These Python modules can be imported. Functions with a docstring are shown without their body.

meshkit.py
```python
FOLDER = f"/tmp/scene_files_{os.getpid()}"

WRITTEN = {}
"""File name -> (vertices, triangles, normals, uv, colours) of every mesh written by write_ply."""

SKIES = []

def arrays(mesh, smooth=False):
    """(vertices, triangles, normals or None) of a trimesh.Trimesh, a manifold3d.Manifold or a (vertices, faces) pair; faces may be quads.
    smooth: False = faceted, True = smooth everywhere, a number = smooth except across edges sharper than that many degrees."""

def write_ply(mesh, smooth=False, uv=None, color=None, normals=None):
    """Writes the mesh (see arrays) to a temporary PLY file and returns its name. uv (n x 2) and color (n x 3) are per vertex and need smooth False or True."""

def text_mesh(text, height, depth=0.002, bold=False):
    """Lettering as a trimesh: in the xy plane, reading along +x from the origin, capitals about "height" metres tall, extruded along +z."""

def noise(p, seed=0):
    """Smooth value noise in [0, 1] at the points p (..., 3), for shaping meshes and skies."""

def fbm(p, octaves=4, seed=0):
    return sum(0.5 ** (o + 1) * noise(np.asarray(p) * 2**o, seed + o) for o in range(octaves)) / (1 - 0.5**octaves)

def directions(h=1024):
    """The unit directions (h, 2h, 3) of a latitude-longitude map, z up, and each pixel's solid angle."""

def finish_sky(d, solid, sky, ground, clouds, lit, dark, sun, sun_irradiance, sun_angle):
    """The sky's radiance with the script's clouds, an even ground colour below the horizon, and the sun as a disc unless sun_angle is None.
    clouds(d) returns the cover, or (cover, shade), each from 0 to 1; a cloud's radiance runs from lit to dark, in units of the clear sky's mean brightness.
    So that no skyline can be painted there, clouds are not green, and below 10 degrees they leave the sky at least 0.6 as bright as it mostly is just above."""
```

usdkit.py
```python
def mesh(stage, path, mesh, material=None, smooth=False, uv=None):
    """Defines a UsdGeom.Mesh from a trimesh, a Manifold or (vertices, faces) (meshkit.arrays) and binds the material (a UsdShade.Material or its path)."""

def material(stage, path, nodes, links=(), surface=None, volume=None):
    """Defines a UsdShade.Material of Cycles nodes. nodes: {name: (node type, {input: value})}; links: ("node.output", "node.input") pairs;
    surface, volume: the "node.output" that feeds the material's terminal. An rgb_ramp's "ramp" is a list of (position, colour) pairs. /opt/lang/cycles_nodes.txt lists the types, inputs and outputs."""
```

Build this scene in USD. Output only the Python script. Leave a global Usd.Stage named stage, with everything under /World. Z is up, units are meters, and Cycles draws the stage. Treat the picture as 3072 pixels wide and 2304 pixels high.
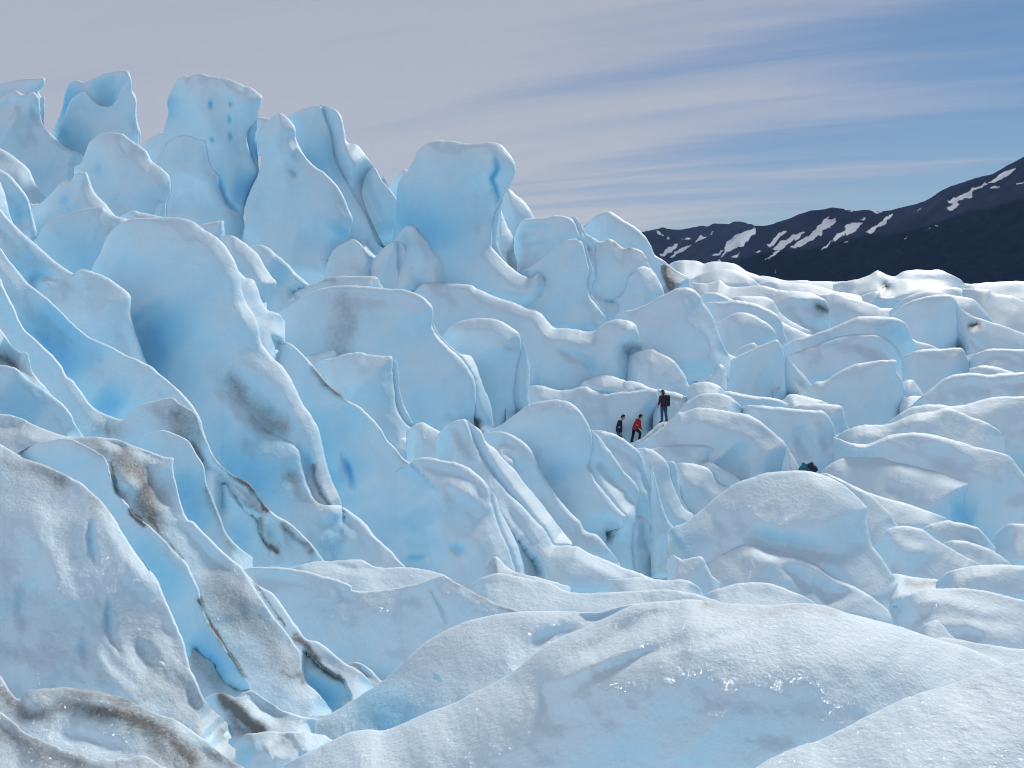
import math, zlib
import numpy as np
import shapely
from shapely.geometry import Polygon
from scipy.spatial import cKDTree, Delaunay
from scipy.interpolate import LinearNDInterpolator, NearestNDInterpolator
from scipy.ndimage import maximum_filter, gaussian_filter, map_coordinates
import trimesh, manifold3d
import usdkit, meshkit
from pxr import Usd, UsdGeom, UsdLux, UsdShade, Sdf, Gf, Vt

stage = Usd.Stage.CreateInMemory()
UsdGeom.SetStageUpAxis(stage, 'Z')
UsdGeom.SetStageMetersPerUnit(stage, 1.0)
UsdGeom.Xform.Define(stage, '/World')
UsdGeom.Scope.Define(stage, '/World/Looks')

# ------------------------------------------------------------------ camera
F = 3000.0                       # focal length in pixels of a 3072 x 2304 picture
PITCH = math.atan((1152 - 890) / F)
EYE = np.array([0.0, 0.0, 9.0])
cam = UsdGeom.Camera.Define(stage, '/World/camera')
cam.CreateHorizontalApertureAttr(36.0)
cam.CreateVerticalApertureAttr(27.0)
cam.CreateFocalLengthAttr(36.0 * F / 3072)
cam.CreateClippingRangeAttr(Gf.Vec2f(0.05, 100000.0))
cam.AddTranslateOp().Set(Gf.Vec3d(*EYE.tolist()))
cam.AddRotateXOp().Set(90.0 - math.degrees(PITCH))
cam.CreateExposureAttr(EXPOSURE := 0.14)

# ------------------------------------------------------------------ sun and sky
SUN_AZ, SUN_EL = math.radians(31), math.radians(35)     # azimuth from the view direction (+y) to the right, elevation
SUN_I, SUN_ANGLE, SKY_S = 1.05, 6.0, 0.07
sd = np.array([math.sin(SUN_AZ) * math.cos(SUN_EL), math.cos(SUN_AZ) * math.cos(SUN_EL), math.sin(SUN_EL)])
sun = UsdLux.DistantLight.Define(stage, '/World/sun')
sun.CreateIntensityAttr(SUN_I)
sun.CreateAngleAttr(SUN_ANGLE)
sun.CreateNormalizeAttr(True)
sun.CreateColorAttr(Gf.Vec3f(1.0, 0.95, 0.88))
z_ax = sd
x_ax = np.cross([0, 0, 1.0], z_ax); x_ax /= np.linalg.norm(x_ax)
y_ax = np.cross(z_ax, x_ax)
M = np.eye(4); M[0, :3], M[1, :3], M[2, :3] = x_ax, y_ax, z_ax
sun.AddTransformOp().Set(Gf.Matrix4d(M.tolist()))
dome = UsdLux.DomeLight.Define(stage, '/World/sky')
dome.CreateIntensityAttr(1.0)
def cirrus_sky():
    n = {
        'tc': ('texture_coordinate', {}),
        'sky': ('sky_texture', dict(sky_type='single_scattering', sun_disc=False, sun_elevation=SUN_EL, sun_rotation=SUN_AZ,
                                    altitude=2500.0, air_density=1.3, aerosol_density=0.15, ozone_density=3.0)),
        'sep': ('separate_xyz', {}),
        'zc': ('math', dict(math_type='maximum', value2=0.0)), 'za': ('math', dict(math_type='add', value2=0.10)),
        'px': ('math', dict(math_type='divide')), 'py': ('math', dict(math_type='divide')), 'pv': ('combine_xyz', dict(z=0.0)),
        # cirrus on a high flat layer, drawn out along the wind
        'map1': ('mapping', dict(mapping_type='texture', rotation=(0, 0, STREAK), scale=(3.2, 0.85, 1.0), location=(0.4, 1.7, 0))),
        'n1': ('noise_texture', dict(scale=1.0, detail=5.0, roughness=0.5, distortion=0.35)),
        'map2': ('mapping', dict(mapping_type='texture', rotation=(0, 0, STREAK + 0.12), scale=(1.5, 0.22, 1.0), location=(1.3, 0.2, 0))),
        'n2': ('noise_texture', dict(scale=1.0, detail=6.0, roughness=0.55, distortion=0.5)),
        'gx': ('math', dict(math_type='multiply_add', value2=-0.22, value3=0.52)),
        's1': ('math', dict(math_type='multiply_add', value2=1.0)), 's2': ('math', dict(math_type='multiply_add', value2=0.34)),
        'cov': ('map_range', dict(range_type='smoothstep', from_min=0.62, from_max=1.26, to_min=0.0, to_max=1.0, clamp=True)),
        'veil': ('math', dict(math_type='multiply_add', value2=0.84, value3=0.13)),
        'tv': ('math', dict(math_type='multiply_add', value2=0.75, value3=-0.375)), 'ta': ('math', dict(math_type='add', use_clamp=True)),
        'tone': ('rgb_ramp', {'ramp': [(0.0, CLOUD[0]), (0.5, CLOUD[1]), (1.0, CLOUD[2])]}),
        'deep': ('hsv', dict(saturation=1.2, value=0.70)), 'hz': ('map_range', dict(from_min=0.0, from_max=0.6, to_min=1.16, to_max=0.80, clamp=True)), 'hv': ('vector_math', dict(math_type='scale')), 'mix': ('mix_color', {}), 'bg': ('background_shader', dict(strength=SKY_S)),
    }
    l = [('tc.generated', 'sky.vector'), ('tc.generated', 'sep.vector'), ('sep.z', 'zc.value1'), ('zc.value', 'za.value1'),
         ('sep.x', 'px.value1'), ('za.value', 'px.value2'), ('sep.y', 'py.value1'), ('za.value', 'py.value2'),
         ('px.value', 'pv.x'), ('py.value', 'pv.y'), ('pv.vector', 'map1.vector'), ('map1.vector', 'n1.vector'),
         ('pv.vector', 'map2.vector'), ('map2.vector', 'n2.vector'), ('px.value', 'gx.value1'), ('n1.fac', 's1.value1'), ('gx.value', 's1.value3'),
         ('n2.fac', 's2.value1'), ('s1.value', 's2.value3'), ('s2.value', 'cov.value'), ('cov.result', 'veil.value1'), ('n2.fac', 'tv.value1'), ('tv.value', 'ta.value1'), ('cov.result', 'ta.value2'), ('ta.value', 'tone.fac'),
         ('veil.value', 'mix.fac'), ('sky.color', 'deep.color'), ('deep.color', 'mix.a'), ('zc.value', 'hz.value'), ('tone.color', 'hv.vector1'), ('hz.result', 'hv.scale'), ('hv.vector', 'mix.b'), ('mix.result', 'bg.color')]
    return usdkit.material(stage, '/World/Looks/sky_look', n, l, surface='bg.background')


STREAK = math.radians(150)
CLOUD = [(3.0, 4.1, 6.6), (4.5, 5.15, 6.7), (5.8, 6.02, 6.85)]
sky_mat = cirrus_sky()
UsdShade.MaterialBindingAPI.Apply(dome.GetPrim()).Bind(sky_mat)
dome.GetPrim().SetCustomDataByKey('kind', 'structure')

# ------------------------------------------------------------------ materials
LK = '/World/Looks/'


def ice_material(name, grain, bump, sparkle=0.0, sss=0.0):
    n = {
        'dirt': ('attribute', dict(attribute='dirt')), 'blue': ('attribute', dict(attribute='blue')),
        'geo': ('geometry', {}),
        'nb': ('noise_texture', dict(scale=0.35 * grain ** 0.5, detail=4.0, roughness=0.6)),
        'bl0': ('math', dict(math_type='multiply_add', value2=0.3, value3=-0.15)),
        'bl1': ('math', dict(math_type='add', use_clamp=True)),
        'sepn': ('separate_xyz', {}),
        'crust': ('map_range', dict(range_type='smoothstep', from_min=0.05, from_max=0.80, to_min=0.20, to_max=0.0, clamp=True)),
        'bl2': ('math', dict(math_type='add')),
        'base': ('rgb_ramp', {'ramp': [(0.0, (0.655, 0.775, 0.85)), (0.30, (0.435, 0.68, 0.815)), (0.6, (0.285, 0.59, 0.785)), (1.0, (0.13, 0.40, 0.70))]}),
        # grit: coarse and fine grains gathered where the dirt lies
        'ng': ('noise_texture', dict(scale=grain * 1.4, detail=6.0, roughness=0.75)),
        'd0': ('math', dict(math_type='multiply_add', value2=2.4, value3=-1.2)),
        'd1': ('math', dict(math_type='multiply', value2=1.0)),
        'd2': ('math', dict(math_type='add')),
        'd3': ('math', dict(math_type='multiply', use_clamp=True)),
        'mixd': ('mix_color', dict(b=(0.165, 0.160, 0.160))),
        'n1': ('noise_texture', dict(scale=grain, detail=6.0, roughness=0.62)),
        'bump': ('bump', dict(strength=0.6, distance=bump)),
        'p': ('principled_bsdf', dict(roughness=0.62, specular_ior_level=0.35, ior=1.31, diffuse_roughness=0.3)),
    }
    l = [('geo.position', 'nb.vector'), ('geo.position', 'ng.vector'), ('geo.position', 'n1.vector'),
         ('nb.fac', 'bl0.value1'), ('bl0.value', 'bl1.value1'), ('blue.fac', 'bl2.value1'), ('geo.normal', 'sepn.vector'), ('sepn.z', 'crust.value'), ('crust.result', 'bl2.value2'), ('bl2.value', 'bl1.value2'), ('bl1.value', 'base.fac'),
         ('ng.fac', 'd0.value1'), ('dirt.fac', 'd1.value1'), ('d0.value', 'd2.value1'), ('d1.value', 'd2.value2'),
         ('d2.value', 'd3.value1'), ('dirt.fac', 'd3.value2'), ('base.color', 'mixd.a'), ('d3.value', 'mixd.fac'),
         ('mixd.result', 'p.base_color'), ('n1.fac', 'bump.height'), ('bump.normal', 'p.normal')]
    n['d0'] = ('math', dict(math_type='multiply_add', value2=1.5, value3=-0.68))
    if sss:
        n['p'][1].update(subsurface_weight=sss, subsurface_scale=SSS_SCALE, subsurface_radius=(0.25, 0.6, 1.0), subsurface_method='random_walk')
    if sparkle:
        n['vo'] = ('voronoi_texture', dict(scale=grain * 9.0, randomness=1.0))
        n['vs'] = ('vector_math', dict(vector_type='subtract', math_type='subtract', vector2=(0.5, 0.5, 0.5)))
        n['vk'] = ('vector_math', dict(math_type='scale', scale=2.4))
        n['va'] = ('vector_math', dict(math_type='add'))
        n['vn'] = ('vector_math', dict(math_type='normalize'))
        n['gl'] = ('glossy_bsdf', dict(color=(0.95, 0.97, 1.0), roughness=0.12))
        n['mx'] = ('mix_closure', {})
        n['top'] = ('map_range', dict(range_type='smoothstep', from_min=0.4, from_max=0.95, to_min=0.0, to_max=sparkle, clamp=True))
        n['vs'][1].pop('vector_type')
        l += [('geo.position', 'vo.vector'), ('vo.color', 'vs.vector1'), ('vs.vector', 'vk.vector1'), ('vk.vector', 'va.vector1'),
              ('bump.normal', 'va.vector2'), ('va.vector', 'vn.vector1'), ('sepn.z', 'top.value'), ('top.result', 'mx.fac'), ('vn.vector', 'gl.normal'), ('p.BSDF', 'mx.closure1'), ('gl.BSDF', 'mx.closure2')]
    return usdkit.material(stage, LK + name, n, l, surface='mx.closure' if sparkle else 'p.BSDF')


SSS_SCALE = 0.15
HAZE = 2.5e-5
MAT = {}
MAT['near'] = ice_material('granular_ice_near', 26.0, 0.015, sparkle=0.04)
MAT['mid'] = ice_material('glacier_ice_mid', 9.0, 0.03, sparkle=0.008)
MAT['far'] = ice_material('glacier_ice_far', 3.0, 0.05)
MAT['mountain'] = usdkit.material(stage, LK + 'mountain_slope', {
    'snow': ('attribute', dict(attribute='dirt')), 'forest': ('attribute', dict(attribute='blue')), 'geo': ('geometry', {}),
    'n1': ('noise_texture', dict(scale=0.012, detail=8.0, roughness=0.7)), 'n2': ('noise_texture', dict(scale=0.06, detail=6.0, roughness=0.75)),
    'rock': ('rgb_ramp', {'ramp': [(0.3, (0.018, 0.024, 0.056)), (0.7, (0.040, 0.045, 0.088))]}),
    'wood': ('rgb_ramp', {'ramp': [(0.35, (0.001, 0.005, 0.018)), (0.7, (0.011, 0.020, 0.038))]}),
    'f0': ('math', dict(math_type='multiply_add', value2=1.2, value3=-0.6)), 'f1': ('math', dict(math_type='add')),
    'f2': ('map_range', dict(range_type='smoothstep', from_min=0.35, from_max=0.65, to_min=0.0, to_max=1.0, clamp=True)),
    'm1': ('mix_color', {}),
    's0': ('math', dict(math_type='multiply_add', value2=0.9, value3=-0.45)), 's1': ('math', dict(math_type='add')),
    's2': ('map_range', dict(range_type='smoothstep', from_min=0.42, from_max=0.58, to_min=0.0, to_max=1.0, clamp=True)),
    'm2': ('mix_color', dict(b=(0.80, 0.82, 0.86))),
    'bump': ('bump', dict(strength=0.5, distance=8.0)),
    'p': ('principled_bsdf', dict(roughness=1.0, specular_ior_level=0.0)),
}, [('geo.position', 'n1.vector'), ('geo.position', 'n2.vector'), ('n1.fac', 'rock.fac'), ('n2.fac', 'wood.fac'),
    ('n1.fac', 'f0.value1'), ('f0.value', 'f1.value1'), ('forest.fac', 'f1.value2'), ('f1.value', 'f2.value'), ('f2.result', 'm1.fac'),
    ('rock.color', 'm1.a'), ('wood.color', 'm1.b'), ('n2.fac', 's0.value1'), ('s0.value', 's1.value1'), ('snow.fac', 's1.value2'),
    ('s1.value', 's2.value'), ('s2.result', 'm2.fac'), ('m1.result', 'm2.a'), ('m2.result', 'p.base_color'),
    ('n2.fac', 'bump.height'), ('bump.normal', 'p.normal')], surface='p.BSDF')


def plain(name, color, rough=0.7, var=0.15):
    return usdkit.material(stage, LK + name, {
        'geo': ('geometry', {}), 'n': ('noise_texture', dict(scale=14.0, detail=4.0)),
        'r': ('rgb_ramp', {'ramp': [(0.25, tuple(c * (1 - var) for c in color)), (0.75, tuple(min(1, c * (1 + var)) for c in color))]}),
        'p': ('principled_bsdf', dict(roughness=rough, specular_ior_level=0.3))},
        [('geo.position', 'n.vector'), ('n.fac', 'r.fac'), ('r.color', 'p.base_color')], surface='p.BSDF')


# ------------------------------------------------------------------ scene tree helpers
_names = {}


def fresh(parent, name):
    k = _names.get((parent, name), 0)
    _names[(parent, name)] = k + 1
    return f'{parent}/{name}' + (f'_{k:03d}' if k else '')


def tell(prim, **kw):
    for k, v in kw.items():
        if v:
            prim.SetCustomDataByKey(k, v)
    return prim


def thing(name, label=None, category=None, group=None, kind=None, loc=(0, 0, 0)):
    x = UsdGeom.Xform.Define(stage, fresh('/World', name))
    if any(loc):
        x.AddTranslateOp().Set(Gf.Vec3d(*map(float, loc)))
    return tell(x.GetPrim(), label=label, category=category, group=group, kind=kind)


def part(parent, name, mesh, mat, smooth=True, label=None, attrs=None):
    m = usdkit.mesh(stage, fresh(str(parent.GetPath()) if parent else '/World', name), mesh, mat, smooth=smooth)
    for k, v in (attrs or {}).items():
        UsdGeom.PrimvarsAPI(m).CreatePrimvar(k, Sdf.ValueTypeNames.FloatArray, 'vertex').Set(Vt.FloatArray.FromNumpy(np.asarray(v, np.float32)))
    if label:
        m.GetPrim().SetCustomDataByKey('label', label)
    return m.GetPrim()


# ------------------------------------------------------------------ from survey marks to the world
# Positions were surveyed on enlarged sheets of the view: letter -> (origin x, origin y, enlargement)
SHEET = dict(A=(0, 150, 2.0109), B=(900, 250, 2.0109), C=(1972, 400, 2.0109), D=(0, 900, 2.0109), E=(900, 950, 2.0109),
             F=(1972, 1100, 2.0109), G=(0, 1479, 2.0109), H=(1000, 1479, 1.06757), Z=(1800, 1140, 7.9), Y=(2300, 1330, 9.2167),
             I=(0, 1150, 3.95), J=(480, 1250, 3.95), L=(600, 1950, 3.95), V=(0, 0, 0.72005), S=(0, 0, 1.0))


def marks(text):
    out, s = [], SHEET['S']
    for w in text.split():
        if w in SHEET:
            s = SHEET[w]
        else:
            x, y = w.split(',')
            out.append((s[0] + float(x) / s[2], s[1] + float(y) / s[2]))
    return np.array(out)


def world(px, py, depth):
    """The point seen at (px, py) that lies depth metres ahead (along +y)."""
    u, v = (np.asarray(px) - 1536) / F, (1152 - np.asarray(py)) / F
    c, s = math.cos(PITCH), math.sin(PITCH)
    k = depth / (c + v * s)
    return np.stack(np.broadcast_arrays(u * k, depth, EYE[2] + (-s + v * c) * k), -1)


def curve(p, step, soft=True):
    """A smooth line through the points, sampled every step."""
    p = np.asarray(p, float)
    keep = np.r_[True, np.hypot(*np.diff(p, axis=0).T) > 0.3]
    p = p[keep]
    t = np.r_[0, np.cumsum(np.hypot(*np.diff(p, axis=0).T))]
    n = max(int(t[-1] / step), 2)
    s = np.linspace(0, t[-1], n + 1)
    if len(p) < 3 or not soft:
        return np.stack([np.interp(s, t, p[:, 0]), np.interp(s, t, p[:, 1])], 1)
    # centripetal Catmull-Rom
    e = np.vstack([2 * p[0] - p[1], p, 2 * p[-1] - p[-2]])
    i = np.clip(np.searchsorted(t, s, 'right') - 1, 0, len(p) - 2)
    a, b, c_, d = e[i], e[i + 1], e[i + 2], e[i + 3]
    la, lb, lc = (np.maximum(np.hypot(*(q - r).T), 1e-3) for q, r in ((b, a), (c_, b), (d, c_)))
    la, lb, lc = np.sqrt(la), np.sqrt(lb), np.sqrt(lc)
    u = ((s - t[i]) / np.maximum(t[i + 1] - t[i], 1e-6))[:, None]
    m1 = ((b - a) / la[:, None] - (c_ - a) / (la + lb)[:, None] + (c_ - b) / lb[:, None]) * lb[:, None]
    m2 = ((c_ - b) / lb[:, None] - (d - b) / (lb + lc)[:, None] + (d - c_) / lc[:, None]) * lb[:, None]
    out = (2 * u**3 - 3 * u**2 + 1) * b + (u**3 - 2 * u**2 + u) * m1 + (3 * u**2 - 2 * u**3) * c_ + (u**3 - u**2) * m2
    return out

# ------------------------------------------------------------------ ice bodies
RIDGES, STROKES = [], []


def R(owner, D, crest, yb, yaw=0.0, lean=None, r=None, B=None, L=None, mat=None, back=0.5, namp=1.0, name='face', rag=1.0, soft=True, join=None, dv=1.0):
    """One body of ice: its crest line, what it reaches down to (yb), its distance D, and how its front face is turned (yaw), laid back (lean) and rounded (r, B, L in survey units)."""
    thick = 22 < D < 175 and not owner.startswith('t')
    lean = (0.26 if thick else 0.3) if lean is None else lean
    r = (11 if thick else 8) if r is None else r
    B = (95 if thick else 82) if B is None else B
    L = (100 if thick else 110) if L is None else L
    RIDGES.append(dict(owner=owner, D=D, crest=crest, yb=yb, yaw=yaw, lean=lean, r=r, B=B, L=L, mat=mat, back=back, namp=namp, name=name, rag=rag, soft=soft, join=join, dv=dv, i=len(RIDGES)))


def stroke(owner, kind, width, amount, pts, name=None):
    """Grit (dirt), clear blue ice (blue) or a furrow / swell (relief, in survey units) along a line on one body."""
    STROKES.append((owner, kind, width, amount, marks(pts), name))


GX0, GY0, GS = -480, -240, 8
LIMIT = np.zeros(((2784 - GY0) // GS, (3552 - GX0) // GS))
OWN = {}                        # owner -> [limit with surroundings, bare limit]
GYY, GXX = np.mgrid[0:LIMIT.shape[0], 0:LIMIT.shape[1]]
GPX, GPY = GX0 + GXX * GS + GS / 2, GY0 + GYY * GS + GS / 2


def ease(t):
    t = np.clip(t, 0, 1)
    return t * t * (3 - 2 * t)


def depth_field(q, px, py, d):
    """Front depth at survey positions with distance d (survey units) from the crest."""
    m = q['D'] / F
    q_r = q['r'] * (0.45 + 1.1 * meshkit.noise(np.stack([px / 120, py / 120, 0 * px], -1), q['i']))
    base = q['D'] + q['yaw'] * (px - q['xc']) * m - q['lean'] * (py - q['yc']) * m
    rim = q_r * np.sqrt(np.maximum(1 - (1 - np.clip(d / q_r, 0, 1)) ** 2, 0))
    bul = q['B'] * (1 - np.exp(-d / q['L']))
    return base, (rim + bul) * m


def build_ridge(q, on=None):
    c0 = marks(q['crest'])
    if q['mat'] != 'mountain' and q['D'] < 200:         # ridges that leave the frame go on beyond it
        if c0[-1, 0] > 3080:
            c0 = np.vstack([c0, c0[-1] + [330, 35], c0[-1] + [800, 20], c0[-1] + [1150, 110]])
        if c0[0, 0] < -60 and q['D'] < 30:
            c0 = np.vstack([c0[0] + [-620, -90], c0[0] + [-300, -70], c0])
    sh, yv = q['yb'].split(); yb = SHEET[sh][1] + float(yv) / SHEET[sh][2]
    seed = zlib.crc32(('%s%d' % (q['owner'], q['i'])).encode()) % 1000
    near = q['D'] < 12
    step = 4.0 if q['D'] < 900 else 4.0
    c = curve(c0, step, q['soft'])
    # a little raggedness of the melting edge
    t = np.gradient(c, axis=0); t /= np.linalg.norm(t, axis=1, keepdims=True) + 1e-9
    nrm = np.stack([t[:, 1], -t[:, 0]], 1)
    z = np.zeros(len(c))
    wob = (meshkit.noise(np.stack([c[:, 0] / 38, c[:, 1] / 38, z], 1), seed) - .5) * 3.4 + (meshkit.noise(np.stack([c[:, 0] / 11, c[:, 1] / 11, z + 7], 1), seed) - .5) * 1.9
    fade = np.minimum(1, np.minimum(np.arange(len(c)), np.arange(len(c))[::-1]) / 5)
    c = c + nrm * (wob * fade * q['rag'])[:, None]
    q['xc'], q['yc'] = marks(q['crest'])[:, 0].mean(), marks(q['crest'])[:, 1].min()
    yb = max(yb, c0[:, 1].max() + 15)
    a, b = c[-1], c[0]
    ns = lambda L_: max(int(L_ / 14), 1)
    s1 = np.linspace(a, [a[0], yb], ns(yb - a[1]) + 1)[1:]
    s2 = np.linspace([a[0], yb], [b[0], yb], ns(abs(a[0] - b[0])) + 1)[1:]
    s3 = np.linspace([b[0], yb], b, ns(yb - b[1]) + 1)[1:-1]
    low = np.vstack([s1, s2, s3])
    ring = np.vstack([c, low])
    poly = Polygon(ring)
    if not poly.is_valid:
        poly = poly.buffer(0)
        if poly.geom_type != 'Polygon':
            poly = max(poly.geoms, key=lambda g: g.area)
    tree = cKDTree(curve(c, 1.5, False))
    # inner points: rings under the crest, then a jittered grid
    pts = []
    for k, dd in enumerate((1.2, 3.0, 5.5, 9.0)):
        o = poly.buffer(-dd)
        for g in getattr(o, 'geoms', [o]):
            if not g.is_empty:
                n = max(int(g.exterior.length / (4.5 + k * 0.6)), 3)
                pts.append(np.array([g.exterior.interpolate(x).coords[0] for x in np.linspace(0, g.exterior.length, n, endpoint=False)]))
    area = poly.area
    g = 3.2 if q['mat'] == 'mountain' else 6.0 if area < 250e3 else 7.0
    rng = np.random.default_rng(seed)
    x0, y0, x1, y1 = poly.bounds
    gx, gy = np.meshgrid(np.arange(x0, x1, g), np.arange(y0, y1, g))
    gp = np.stack([gx.ravel() + (np.arange(gx.shape[0]) % 2 * g / 2).repeat(gx.shape[1]), gy.ravel()], 1) + rng.uniform(-.2, .2, (gx.size, 2)) * g
    inner = poly.buffer(-12)
    if not inner.is_empty:
        gp = gp[shapely.contains_xy(inner, gp[:, 0], gp[:, 1])]
        pts.append(gp)
    pin = np.vstack(pts) if pts else np.zeros((0, 2))
    pin = pin[shapely.contains_xy(poly, pin[:, 0], pin[:, 1])]
    P = np.vstack([ring, pin])
    tri = Delaunay(P).simplices
    cen = P[tri].mean(1)
    ok = shapely.contains_xy(poly, cen[:, 0], cen[:, 1])
    tri = tri[ok]
    u, w = P[tri[:, 1]] - P[tri[:, 0]], P[tri[:, 2]] - P[tri[:, 0]]
    cr = u[:, 0] * w[:, 1] - u[:, 1] * w[:, 0]
    tri = tri[np.abs(cr) > 1e-3]; cr = cr[np.abs(cr) > 1e-3]
    tri[cr > 0] = tri[cr > 0][:, ::-1]          # seen from the front
    d = tree.query(P)[0]
    d[:len(c)] = 0
    base, off = depth_field(q, P[:, 0], P[:, 1], d)
    m = q['D'] / F
    # relief: swells, ripples and strokes
    W = np.stack([P[:, 0], P[:, 1], np.zeros(len(P))], 1)
    ramp = ease(d / 40)
    rel = (meshkit.fbm(W / 210, 3, seed) - .5) * 60 * ramp + (meshkit.fbm(W / 60, 3, seed + 9) - .5) * 7 * ease(d / 22) + (meshkit.fbm(W / 17, 2, seed + 5) - .5) * 1.6 * ease(d / 8)
    rel *= q['namp']
    dirt, blue = np.zeros(len(P)), np.zeros(len(P))
    for (ow, kind, width, amount, line, nm) in STROKES:
        if ow != q['owner'] or (nm and nm != q['name']):
            continue
        if kind == 'snow':
            ring_ = np.vstack([line, line[:1]])
            PW = P + np.stack([meshkit.fbm(W / 14, 3, 60 + s) - .5 for s in (0, 1)], 1) * 15
            dd = cKDTree(curve(ring_, 2, False)).query(PW, distance_upper_bound=14)[0]
            ins_ = shapely.contains_xy(Polygon(line).buffer(0), PW[:, 0], PW[:, 1])
            dirt = np.maximum(dirt, np.clip(0.5 + np.where(ins_, 1, -1) * np.minimum(dd, 14) / 16, 0, 1))
            continue
        bx0, by0 = line.min(0) - 4 * width; bx1, by1 = line.max(0) + 4 * width
        sel = np.flatnonzero((P[:, 0] > bx0) & (P[:, 0] < bx1) & (P[:, 1] > by0) & (P[:, 1] < by1))
        if not len(sel):
            continue
        Q = W[sel]
        warp = np.stack([meshkit.fbm(Q / (width * 2.2), 3, 40 + s) - .5 for s in (0, 1)], 1) * width * (1.5 if kind == 'dirt' else .8)
        sd_ = np.full(len(P), 9e9)
        cl_ = curve(line, 3)
        dd_, ix_ = cKDTree(cl_).query(P[sel] + warp)
        sd_[sel] = dd_
        taper = np.ones(len(P))
        if kind != 'dirt':
            taper[sel] = np.sin(np.pi * np.clip((ix_ + .5) / len(cl_), 0.02, .98)) ** .5
        k = np.exp(-(np.minimum(sd_, width * 3) / width) ** 2 * 1.0) * taper
        if kind == 'dirt':
            thin = np.ones(len(P)); thin[sel] = .55 + .75 * meshkit.fbm(Q / (width * 3 + 30), 2, 77)
            dirt = np.maximum(dirt, amount * k * thin)
        elif kind == 'blue':
            blue = np.maximum(blue, amount * k)
        else:
            rel += amount * k * ease(d / 10)
    if q['mat'] == 'mountain':                  # gullies run down to the left, trees below the tree line
        gu = np.stack([(P[:, 0] + 1.1 * P[:, 1]) / 26, (P[:, 1] - .6 * P[:, 0]) / 160, 0 * d], 1)
        rel = rel + (meshkit.fbm(gu, 4, 3) - .5) * 26 * ease(d / 30)
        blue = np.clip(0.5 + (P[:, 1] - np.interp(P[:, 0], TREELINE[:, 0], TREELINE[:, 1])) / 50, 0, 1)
    off = off + rel * m
    # the cut sides and foot dive into the ice around them
    q['cut'] = cKDTree(np.vstack([curve(np.array([a, [a[0], yb]]), 4, False), curve(np.array([b, [b[0], yb]]), 4, False), curve(np.array([[a[0], yb], [b[0], yb]]), 6, False)]))
    scut = q['cut'].query(P)[0]
    fullw = q['fullw'] = min(70.0, 0.22 * (x1 - x0))
    dive = q['dv'] * np.clip(1 - scut / fullw, 0, 1) ** 2
    front = base - off + dive * fullw * 1.6 * m
    # keep behind the bodies nearer to the eye
    gxx, gyy = (P[:, 0] - GX0 - GS / 2) / GS, (P[:, 1] - GY0 - GS / 2) / GS
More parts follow.
